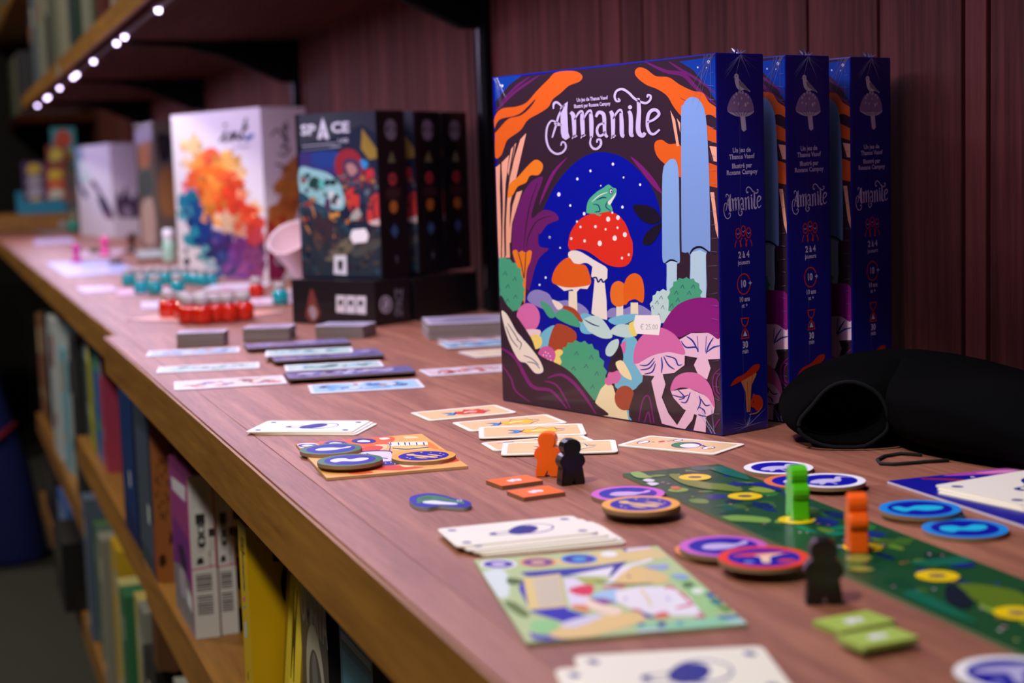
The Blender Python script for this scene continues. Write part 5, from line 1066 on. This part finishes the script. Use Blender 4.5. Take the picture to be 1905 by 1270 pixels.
for i, lb in enumerate(('grey-lilac box right behind the front mountain box', 'grey-lilac box deepest in the row of mountain boxes')):
    r = link('game_box', box_mesh('game_box', (0, 0, 0), (.035, wW*.96, .30), mat('#a8a0b0', .5), .001), None, wo+d_*(.108+.037*i)+Vector((0, 0, .0003)), wth); tag(r, lb, 'game box', 'mountain boxes')
    a = Art(lambda u, v, h: Vector((u*.035, -h, v*.3))); a.poly([(.1, .42), (.9, .46), (.9, .2), (.1, .18)], '#4a3a56'); a.build('spine_print', r)
fstand(296, 468, 262, 462, .33, .06, '#5c5048', 'tall dusky box with orange and grey artwork left of the white ink box', arts=[('#8c8498', (.1, .95), (.9, .97), (.85, .85), (.15, .84)), ('#9c6440', (.2, .82), (.8, .85), (.75, .68), (.3, .66)), ('#3c4440', (.1, .6), (.8, .62), (.8, .45), (.15, .42)), ('#a89080', (.2, .35), (.8, .4), (.85, .08), (.2, .06))], spine=[('#8c6038', (.2, .6), (.8, .62), (.8, .3), (.2, .3)), ('#1c1820', (.2, .9), (.8, .88), (.7, .72), (.3, .7))])
o_, *_ = fstand(146, 432, 128, 428, .24, .05, '#4c4c3c', 'narrow olive box with pink artwork left of the white mountain box', arts=[('#8c5c5c', (.2, .6), (.8, .62), (.7, .4), (.3, .4)), ('#a8a090', (.2, .3), (.8, .32), (.8, .08), (.2, .08))])
# crossing ledge with bright packets
XF = 6.62
led_ = tag(link('cross_ledge', None, loc=(0, XF, 0)), 'thick wooden ledge crossing the far end of the counter', 'ledge')
board(-.7, .62, XF, XF+.5, TOP+.062, TOP+.0005, 'ledge_board', W_EDGE, led_)
box('ledge_front', (-.7, .03, 0), (.17, .48, TOP-.0005), mat('#1a120c', .8), led_)
LZ = TOP+.0625
def at_y(px, py, Y): d = ray(px, py); return CAM + d*(Y/d.y)
tr0, tr1 = at_y(36, 395, XF+.08), at_y(124, 395, XF+.08)
tray = tag(link('packet_tray', None, loc=(tr0.x, XF+.08, LZ)), 'bright teal tray holding colourful packets at the far end', 'tray'); tw = tr1.x-tr0.x
box('tray_front', (0, 0, 0), (tw, .004, .05), mat('#1088b4', .5), tray, .0015); box('tray_base', (0, .004, 0), (tw, .2, .004), mat('#1088b4', .5), tray); box('tray_back', (0, .2, 0), (tw, .204, .09), mat('#1088b4', .5), tray)
def packet(px0, px1, py0, py1, dy, lean, cols, label):
    p0, p1 = at_y(px0, py1, XF+.08+dy), at_y(px1, py0, XF+.08+dy); w_, h_ = p1.x-p0.x, p1.z-p0.z
    r = link('game_packet', box_mesh('game_packet', (0, 0, 0), (w_, .022, h_), mat(cols[0], .5, .1), .0015), None, (p0.x, XF+.08+dy, p0.z)); r.rotation_euler = (radians(lean), 0, 0); tag(r, label, 'packet', 'packets at the far end')
    a = Art(lambda u, v, h: Vector((u*w_, -h, v*h_))); rr = random.Random(int(px0))
    for i, c_ in enumerate(cols[1:]):
        y_ = .85-.75*i/max(1, len(cols)-2); a.poly([(.12+rr.uniform(0, .1), y_-.12), (.3, y_+.09), (.65, y_+.1), (.88-rr.uniform(0, .1), y_), (.7, y_-.11)], c_, n=4)
    a.build('packet_print', r)
packet(46, 84, 300, 385, .012, -3, ('#46245c', '#caa83c', '#a89cb4', '#b0a4c4', '#c8a860'), 'purple packet with yellow lettering standing in the teal tray')
packet(86, 122, 312, 385, .012, -3, ('#a84434', '#e0c040', '#e06a3c', '#d8d4cc', '#3c8c78'), 'red and yellow packet standing in the teal tray')
packet(92, 122, 270, 372, .07, -3, ('#8c3c38', '#d8c058', '#a8c0a8', '#d0a048'), 'red packet with pale yellow patch in the rear row of the teal tray')
packet(102, 140, 236, 372, .13, -3, ('#3c8ca4', '#c84c40', '#d8b048', '#3c9cbc', '#a83c50'), 'tall many-coloured packet at the back of the teal tray')
box_s = tag(box('packet_riser', (0, 0, 0), (.3, .16, .16), mat('#0c0a0a', .8), None, .002, (tr1.x+.075, XF+.1, LZ+.0003)), 'black riser block beside the teal tray at the far end', 'riser')
r = box('game_packet', (0, 0, 0), (.14, .03, .115), mat('#5c5c44', .6), None, .0015, (tr1.x+.085, XF+.14, LZ+.1606)); tag(r, 'dull olive packet standing on the black riser at the far end', 'packet', 'packets at the far end')
# small things around the far end
def pawn2(px, py, col, label, s=1.0, prof=None):
    p = onz(px, py, TOP+.0020); prof = prof or [(0, 0), (.011, 0), (.0115, .003), (.007, .008), (.0055, .018), (.0075, .022), (.0085, .028), (.006, .0345), (0, .036)]
    o = link('game_pawn', lathe_mesh('game_pawn', [(r_*s, z_*s) for r_, z_ in prof], mat(col, .35, .3), 16), None, (p.x, p.y, TOP+.0020)); return tag(o, label, 'pawn', 'game pawns at the far end')
BOT = [(0, 0), (.013, 0), (.0135, .002), (.0135, .04), (.011, .045), (.011, .062), (.0, .063)]
sheet((.345, 5.15, .12, .5, -.06), '#b8a8d0', 'lilac board lying near the counter edge at the far end', blobs=3, pal=PAL_INK, seed=21)
sheet((.41, 6.15, .1, .6, 0), '#8c7c88', 'grey board lying in front of the cross ledge', blobs=3, pal=PAL_INK, seed=22)
sheet((.305, 3.46, .15, .6, 0), '#a4a8dc', 'large blue and white board on the counter edge at the far end', blobs=8, pal=('#e0d8f0', '#7c9cdc', '#5c9cc0', '#c8c8ec'), seed=23)
sheet((.39, 4.13, .11, .42, -.2), '#c4a8bc', 'pinkish board behind the large blue and white board', blobs=5, pal=PAL_INK, seed=24)
sheet((.484, 3.78, .09, .4, -.1), '#a8b4b0', 'grey-green board beside the foot of the white ink box', blobs=4, pal=('#b8c8c0', '#c4a8a0'), seed=25, t=.010, side='#7c5a44')
pawn2(143, 487, '#d83c9c', 'magenta pawn on the left board at the far end', 1.15); pawn2(196, 474, '#ee4ca4', 'bright pink pawn standing behind the magenta one', 1.3)
pawn2(246, 470, '#4c2c24', 'dark brown pawn right of the pink pawns', 1.5); o = pawn2(137, 431, '#0c8c74', 'green round-bodied pawn by the foot of the olive box', 1.2, [(0, 0), (.012, 0), (.016, .008), (.017, .018), (.014, .028), (.006, .034), (0, .035)])
p = onz(316, 486, TOP+.0108); r = tag(link('glass_bottle', None, loc=(p.x, p.y, TOP+.0108)), 'pale green bottle with white cap left of the ink box', 'bottle')
link('flask', lathe_mesh('flask', BOT[:-2]+[(.0, .0455)], mat('#a8d4bc', .2, .4), 16), r); link('cap', lathe_mesh('cap', [(.0112, .0455), (.0122, .047), (.0122, .064), (.009, .068), (0, .069)], mat('#ecebf2', .4), 16), r)
p = onz(91, 425, TOP); tag(link('coral_block', box_mesh('coral_block', (-.028, -.02, 0), (.028, .02, .022), mat('#dc6450', .5), .004), None, (p.x, p.y, TOP+.002)), 'coral red block in front of the cross ledge', 'block'); p = onz(117, 425, TOP)
tag(link('grey_die', box_mesh('grey_die', (-.014, -.014, 0), (.014, .014, .028), mat('#a8a8b4', .5), .004), None, (p.x, p.y, TOP+.002)), 'pale grey die beside the coral block', 'die')
p = onz(216, 490, TOP+.002); tag(link('black_token', lathe_mesh('black_token', [(0, 0), (.014, 0), (.015, .003), (.014, .008), (0, .009)], mat('#1c1a24', .4), 18), None, (p.x, p.y, TOP+.0018)), 'black disc on the large blue and white board', 'token')
p = onz(176, 470, TOP+.002); tag(link('olive_token', lathe_mesh('olive_token', [(0, 0), (.013, 0), (.014, .003), (.013, .01), (0, .011)], mat('#4a4420', .5), 18), None, (p.x, p.y, TOP+.0018)), 'olive disc left of the bright pink pawn', 'token')

# ================================================================== SHELVES BELOW AND ABOVE
def shelf_box(y0, y1, z0, h, x0, depth, col, label, cat='game box', group=None, side=None, prints=(), ends=(), lean=0.0, name='game_box', stickers=()):
    """box on a shelf: its front faces the aisle (x0), its end faces the camera (y0)"""
    w_ = y1-y0
    bm = bmesh.new(); bmesh.ops.create_cube(bm, size=1)
    for v_ in bm.verts: v_.co = Vector(((v_.co.x+.5)*depth, (v_.co.y+.5)*w_, (v_.co.z+.5)*h))
    bm.normal_update()
    for f in bm.faces: f.material_index = 1 if f.normal.y < -.5 else 0
    me = bm_mesh(name, bm, [mat(col, .45, .15), mat(side or col, .45, .15)])
    o = tag(link(name, me, None, (x0, y0, z0+.0003), lean), label, cat, group)
    if prints:
        a = Art(lambda u, v, hh: Vector((-hh, (1-u)*w_, v*h)), .1)
        for f in prints: f(a)
        a.build('front_print', o)
    if ends:
        a = Art(lambda u, v, hh: Vector((u*depth, -hh, v*h)), .1)
        for f in ends: f(a)
        a.build('end_print', o)
    return o
Pl = lambda c_, *P, s=False: (lambda a: a.poly(P, c_, s))
Tx = lambda t, u, v, s, c_, rot=0, sx=1.0: (lambda a: a.text(t, u, v, s, c_, 1, rot, .02, sx))
Z = LOWZ; S_ = 1.2
def bars(a):
    rr = random.Random(4)
    for v0, v1 in ((.145, .265), (.29, .39)):
        v_ = v0
        while v_ < v1:
            t_ = rr.uniform(.003, .011); a.poly([(.15, v_), (.78, v_), (.78, v_+t_), (.15, v_+t_)], '#2c2a2c', False, up=False); v_ += t_+rr.uniform(.003, .009)
    a.h += a.STEP
white_end = [Pl('#d2cfd0', (0, 0), (1, 0), (1, 1), (0, 1)), Pl('#c83c6c', (0, .425), (1, .435), (1, .443), (0, .433)), bars, Pl('#d84a80', (.96, .43), (1, .43), (1, 1), (.96, 1)),
             Pl('#2a282c', (.25, .70), (.62, .70), (.62, .765), (.25, .765)), Pl('#2a282c', (.74, .62), (.98, .62), (.98, .67), (.74, .67)), Tx('CE', .75, .485, .09, '#2a282c', pi/2, 1), Pl('#2a282c', (.2, .455), (.5, .46), (.45, .5), (.25, .495)),
             lambda a: [a.line([(u_, .53), (u_, .62)], .025, '#8c8a8c', 0, False, up=False) for u_ in (.3, .4, .5, .8, .9)], lambda a: a.ring(.45, .60, .14, .03, .03, '#3a383c'), lambda a: a.ring(.45, .67, .13, .03, .03, '#5a585c'),
             lambda a: [a.line([(u_, .8), (u_, .93)], .02, '#a09ea0', 0, False, up=False) for u_ in (.2, .45, .55, .65)]]
o = shelf_box(1.585, 1.722, Z, .170, .2212, .0255, '#a03c84', 'pink and purple game box with white end and barcodes on the lower shelf', side='#d2cfd0', ends=white_end,
          prints=[Pl('#8a8288', (0, 0), (.95, 0), (.95, .28), (.5, .36), (0, .3)), Pl('#7c2c84', (0, .3), (.5, .36), (.95, .28), (.9, .6), (.1, .62)), Pl('#d84a9c', (.95, 0.2), (1, 0.2), (1, 1), (.95, 1)), Pl('#3c1c4c', (.3, .45), (.6, .5), (.75, .38), (.5, .34), s=True), Pl('#b4a8b8', (.3, .3), (.6, .34), (.6, .18), (.35, .16), s=True), Pl('#e0d8e8', (.12, .88), (.88, .92), (.85, .82), (.15, .80)), Pl('#e8e4ea', (.66, .16), (.9, .14), (.9, .24), (.66, .26))])
shelf_box(1.588, 1.70, Z, .168, .2475, .019, '#a8a4a8', 'second white-ended box with barcodes, right of the pink one on the lower shelf', side='#b8b5b8', ends=white_end)
# navy and patterned boxes
shelf_box(2.01, 2.17, Z, .235, .2005+.016, .034, '#12285c', 'navy game box with small white sticker on the lower shelf', side='#0b1430', prints=[Pl('#1c3c74', (.05, .2), (.9, .1), (.9, .9), (.1, .92)), Pl('#d8dce8', (.5, .3), (.6, .29), (.6, .38), (.5, .39))])
lace = lambda a: [a.poly([(.5+.3*cos(q)*k2+.06*cos(5*q), .5+.16*sin(q)*k2), (.5+.34*cos(q+.25)*k2, .5+.18*sin(q+.25)*k2), (.5+.24*cos(q+.4)*k2, .5+.12*sin(q+.4)*k2)], '#3a2014', False, up=False) for k2 in (.5, 1.0) for q in (j*.52 for j in range(12))]
shelf_box(1.835, 1.985, Z, .222, .2155, .0232, '#3a4450', 'slate game box with orange lace-patterned end on the lower shelf', side='#9c5c2c', prints=[Pl('#4c5868', (.05, .1), (.9, .1), (.9, .9), (.05, .9)), Pl('#1c2c50', (.85, .3), (1, .3), (1, .98), (.85, .98)), Pl('#d8dce0', (.62, .28), (.74, .27), (.74, .37), (.62, .38)), Pl('#8c3024', (.9, .02), (1, .02), (1, .3), (.9, .3))],
          ends=[lace, Pl('#3a2014', (.2, .08), (.5, .1), (.4, .15), (.15, .13), s=True), Pl('#3a2014', (.3, .85), (.7, .9), (.6, .82), s=True), Pl('#3a2014', (.7, .2), (.9, .22), (.8, .27), s=True)])
shelf_box(1.845, 1.95, Z, .215, .241, .012, '#8c4a24', 'thin rusty box right of the lace-patterned one on the lower shelf', side='#8c4424')
# yellow, gold, charcoal and teal boxes near the camera
shelf_box(1.235, 1.27, Z, .190, .2165, .07, '#d8b000', 'bright yellow game box with a dark 8 on its edge on the lower shelf', side='#d2a600', prints=[Tx('8', .45, .78, .26, '#1c2c54', 0, 1.6), Tx('LABEL', .45, .90, .1, '#2c2410', 0, 2.2), Pl('#d85c7c', (.2, .64), (.5, .66), (.5, .68), (.2, .66)), Pl('#3c9cc0', (.2, .61), (.5, .63), (.5, .64), (.2, .62)), Pl('#b8c0b0', (.18, .48), (.55, .5), (.55, .57), (.18, .55)), Pl('#2c2410', (.3, .3), (.4, .3), (.4, .34), (.3, .33))],
          ends=[Pl('#141c34', (.30, .84), (.46, .84), (.46, .93), (.30, .93)), Pl('#141c34', (.38, .74), (.43, .82), (.52, .82), (.52, .64), (.42, .66), s=True)])
gold = shelf_box(1.158, 1.226, Z, .170, .2335, .030, '#8c6c14', 'gold game box with a painted letter M beside the yellow box', side='#8c6c14', prints=[Pl('#e8cc3c', (.1, .3), (.9, .35), (.95, .95), (.2, .9)), Pl('#8c6410', (0, 0), (1, 0), (.9, .3), (.3, .35)), Tx('M', .5, .62, .6, '#2c2410', 0, .5), Pl('#d8d8d4', (.4, .26), (.66, .24), (.7, .36), (.5, .42), (.4, .36)), Pl('#4c3c1c', (.7, .0), (1, 0), (1, .3), (.8, .3))])
shelf_box(1.062, 1.150, Z, .188, .2400, .045, '#464440', 'charcoal game box lettered OMERTA on the lower shelf', side='#1c1814', prints=[Tx('OMERTA', .52, .79, .22, '#8f8c84', 0, 1.12), lambda a: a.ring(.5, .48, .3, .22, .1, '#a8a494'), lambda a: a.poly([(.4, .6), (.55, .62), (.62, .4), (.5, .3), (.38, .4)], '#6c6c68'), lambda a: a.poly([(.45, .5), (.58, .44), (.56, .3), (.46, .28)], '#c09c50')], ends=[lambda a: a.line([(.2, .1), (.2, .9)], .02, '#6c5c38', 0, False), lambda a: a.ring(.35, .55, .15, .06, .02, '#6c5c38')])
shelf_box(.915, 1.0, Z, .173, .2345, .05, '#2c6478', 'teal wrapped game box nearest the camera on the lower shelf', side='#0c2c38', prints=[Pl('#4c8094', (.08, .1), (.92, .1), (.92, .9), (.08, .9)), Pl('#8cb0bc', (.3, .55), (.7, .6), (.6, .35), (.35, .3), s=True), Pl('#c8d8dc', (.05, .94), (.95, .94), (.95, .97), (.05, .97))])
gold.rotation_euler = (0, radians(5), 0); gold.location.z += .001
# far boxes on the lower shelf
ROW = [(2.20, 2.27, .10, '#c8bfa4', 'cream jar-like box with white lid behind the navy box', '#d8d4cc', .258), (2.36, 2.44, .236, '#1c1c20', 'black box with red top on the lower shelf', '#c8463c', .25), (2.60, 2.66, .236, '#b03c5c', 'crimson-based box on the lower shelf', '#8c8498', .236), (2.67, 2.79, .236, '#1c6cb0', 'bright blue box with green top on the lower shelf', '#3c9c6c', .238), (2.82, 2.89, .236, '#a8a020', 'yellow-green box on the lower shelf', '#e0d860', .236), (2.91, 2.99, .23, '#3c5468', 'steel blue box at the far end of the lower shelf', '#7c94a8', .24)]
for i, (a0, a1, h, c_, lb, ac, x_) in enumerate(ROW):
    shelf_box(a0, a1, Z-.004, h, x_, .1, c_, lb, group='far boxes on the lower shelf', prints=[Pl(ac, (.1, .66), (.9, .66), (.9, .97), (.1, .97)), Pl(ac, (.3, .2), (.7, .22), (.65, .32), (.32, .3))])
ROWF = [(3.10, 3.22, .33, '#2c2c2c', 'dark grey block-like box', '#4c4c48'), (3.24, 3.34, .30, '#24408c', 'royal blue box', '#c83038'), (3.36, 3.48, .29, '#a8aca4', 'pale grey box with black icons', '#1c1c20'), (3.50, 3.62, .27, '#7cb0c4', 'light blue box with brown picture', '#c08850'), (3.66, 3.88, .32, '#c4c8cc', 'white framed box', '#94545c'), (3.92, 4.12, .30, '#5c1418', 'maroon box', '#8c3c28'), (4.16, 4.28, .30, '#1a1a1e', 'black box with grey marks', '#9c9ca4'), (4.30, 4.46, .28, '#8c5c34', 'brown box', '#d0b890')]
for i, (a0, a1, h, c_, lb, ac) in enumerate(ROWF):
    shelf_box(a0, a1, FARZ, h, .232+.006*(i*3 % 4), .1, c_, lb+' on the far lower shelf', group='boxes on the far lower shelf', prints=[Pl(ac, (.2, .62), (.8, .66), (.75, .9), (.25, .86)), Pl(ac, (.3, .2), (.7, .22), (.65, .32), (.32, .3))])
# books and boxes on the bottom shelf
ROW2 = [(1.60, 1.68, '#4c5c6c', 'slate blue spine'), (1.70, 1.78, '#7c5c5c', 'brown-red spine'), (1.80, 1.89, '#a09e98', 'light grey spine'), (1.97, 2.10, '#120e10', 'black spine'), (2.12, 2.19, '#84847c', 'grey spine'), (2.21, 2.29, '#c0ac64', 'khaki spine'), (2.31, 2.38, '#2c6c48', 'dark green spine'), (2.40, 2.48, '#b8b074', 'pale olive spine'), (2.50, 2.62, '#c49c1c', 'mustard spine'), (2.65, 2.72, '#8c8c80', 'stone grey spine'), (2.74, 2.82, '#4c5c58', 'grey-green spine'), (2.84, 2.93, '#48703a', 'moss green spine'), (2.95, 3.02, '#5c6880', 'dusty blue spine')]
for i, (a0, a1, c_, lb) in enumerate(ROW2):
    shelf_box(a0, a1, BOTZ-(.004 if a0 > 1.95 else 0), .27-.012*(i*5 % 4), .222+.006*(i % 3), .2, c_, 'upright book with %s on the bottom shelf' % lb, 'book', 'books on the bottom shelf', name='book', prints=[Pl('#c8c4a8' if i % 2 else '#a8a090', (.3, .7), (.7, .7), (.7, .85), (.3, .85)), Pl('#c0bca4', (.3, .1), (.7, .1), (.7, .16), (.3, .16))])
for i, (a0, a1, c_, lb) in enumerate([(3.18, 3.42, '#101014', 'squat black box'), (3.5, 3.8, '#3c5c9c', 'blue patterned box'), (3.9, 4.3, '#241c18', 'dark brown box')]):
    shelf_box(a0, a1, BOTZ-.004, .14, (.19, .225, .225)[i], .2, c_, '%s on the far part of the bottom shelf' % lb, group='far boxes on the bottom shelf', prints=[Pl('#7c94c8' if i == 1 else '#4c4438', (.1, .5), (.9, .5), (.9, .9), (.1, .9))])
# books on the upper shelf
ROW3 = [(2.50, 2.62, '#3c7c98', .30, 'sky blue spine'), (2.64, 2.74, '#8c8c98', .30, 'silver spine'), (2.76, 2.86, '#5c7488', .3, 'blue-grey spine'), (2.90, 3.0, '#8c8478', .31, 'beige spine'), (3.04, 3.16, '#5c1c18', .33, 'dark red spine'), (3.18, 3.30, '#6c2018', .33, 'brick red spine with orange mark'), (3.33, 3.42, '#3c3c20', .33, 'dark olive spine'), (3.46, 3.56, '#8c8c80', .33, 'stone white spine'), (3.58, 3.68, '#24382c', .33, 'bottle green spine'), (3.70, 3.84, '#a8a498', .34, 'off-white spine'), (3.86, 4.0, '#203440', .34, 'deep teal spine'), (4.04, 4.2, '#94907c', .34, 'parchment spine'), (4.22, 4.34, '#6c6c5c', .33, 'grey-olive spine'), (4.38, 4.6, '#5c6060', .31, 'ash grey spine'), (4.64, 4.8, '#44463c', .30, 'dark khaki spine'), (4.84, 5.0, '#8c8c7c', .3, 'mouse grey spine'), (5.03, 5.2, '#5c6470', .3, 'lead grey spine'), (5.24, 5.38, '#8c3424', .16, 'short rust red spine'), (5.42, 5.6, '#24242c', .28, 'black spine')]
for i, (a0, a1, c_, h, lb) in enumerate(ROW3):
    shelf_box(a0, a1, UPZ+.044, h, UPX+.012+.008*(i*3 % 4), .24, c_, 'upright book with %s on the shelf above the lights' % lb, 'book', 'books above the lights', name='book', prints=[Pl('#b8b0a0' if i % 3 else '#a8642c', (.3, .6), (.7, .6), (.7, .8), (.3, .8))])
for i, (a0, a1, c_) in enumerate([(6.5, 6.9, '#5c7c84'), (6.95, 7.3, '#c8882c'), (7.35, 7.7, '#9ca49c')]):
    shelf_box(a0, a1, UPZ+.44, .25, UPX+.01, .2, c_, '%s box on the topmost shelf in the upper left corner' % ('dusty teal', 'orange', 'pale grey')[i], group='boxes on the topmost shelf', prints=[Pl('#c8c4b4', (.2, .4), (.8, .4), (.8, .7), (.2, .7))])

for i, (a0, a1, c_, lb) in enumerate([(7.0, 7.15, '#2c2c34', 'charcoal'), (7.18, 7.4, '#a8a490', 'ivory'), (7.43, 7.65, '#8c8870', 'straw'), (7.68, 7.9, '#4c5044', 'sage')]):
    shelf_box(a0, a1, UPZ+.044, .26, UPX+.06, .24, c_, 'upright book with %s spine on the dark shelf beyond the lit one' % lb, 'book', 'books beyond the lit shelf', name='book')

# navy bag on the aisle floor
pb = onz(20, 1010, 0)
bag = tag(link('shopping_bag', None, loc=(.035, 5.0, 0)), 'navy blue cloth bag with a red stripe standing in the aisle', 'bag')
bm = bmesh.new(); rg = []
for z_, wx, wy in ((0.001, .215, .11), (.02, .225, .115), (.3, .19, .10), (.55, .13, .085), (.68, .10, .07)):
    rg.append([bm.verts.new((wx*(abs(cos(q))**.6)*(1 if cos(q) > 0 else -1)-.02*z_, wy*(abs(sin(q))**.6)*(1 if sin(q) > 0 else -1), z_+(.008*sin(3*q) if z_ > .6 else 0))) for q in (2*pi*j/24 for j in range(24))])
for A_, B_ in zip(rg, rg[1:]):
    for j in range(24): bm.faces.new((A_[j], A_[(j+1) % 24], B_[(j+1) % 24], B_[j]))
bm.faces.new(rg[0][::-1]); bm.faces.new(rg[-1])
link('cloth_body', bm_mesh('cloth_body', bm, mat('#0a125c', .85), True), bag)
link('red_stripe', tube_mesh('red_stripe', [(-.17, -.112, .26), (-.1, -.116, .30), (0, -.114, .35), (.1, -.105, .40), (.15, -.06, .43)], .008, mat('#8c1018', .8), 6), bag)
for s_ in (-1, 1): link('handle', tube_mesh('handle', [(-.07, s_*.045, .67), (-.06, s_*.04, .76), (0, s_*.03, .8), (.06, s_*.04, .76), (.07, s_*.045, .67)], .008, mat('#0a125c', .85), 6), bag)
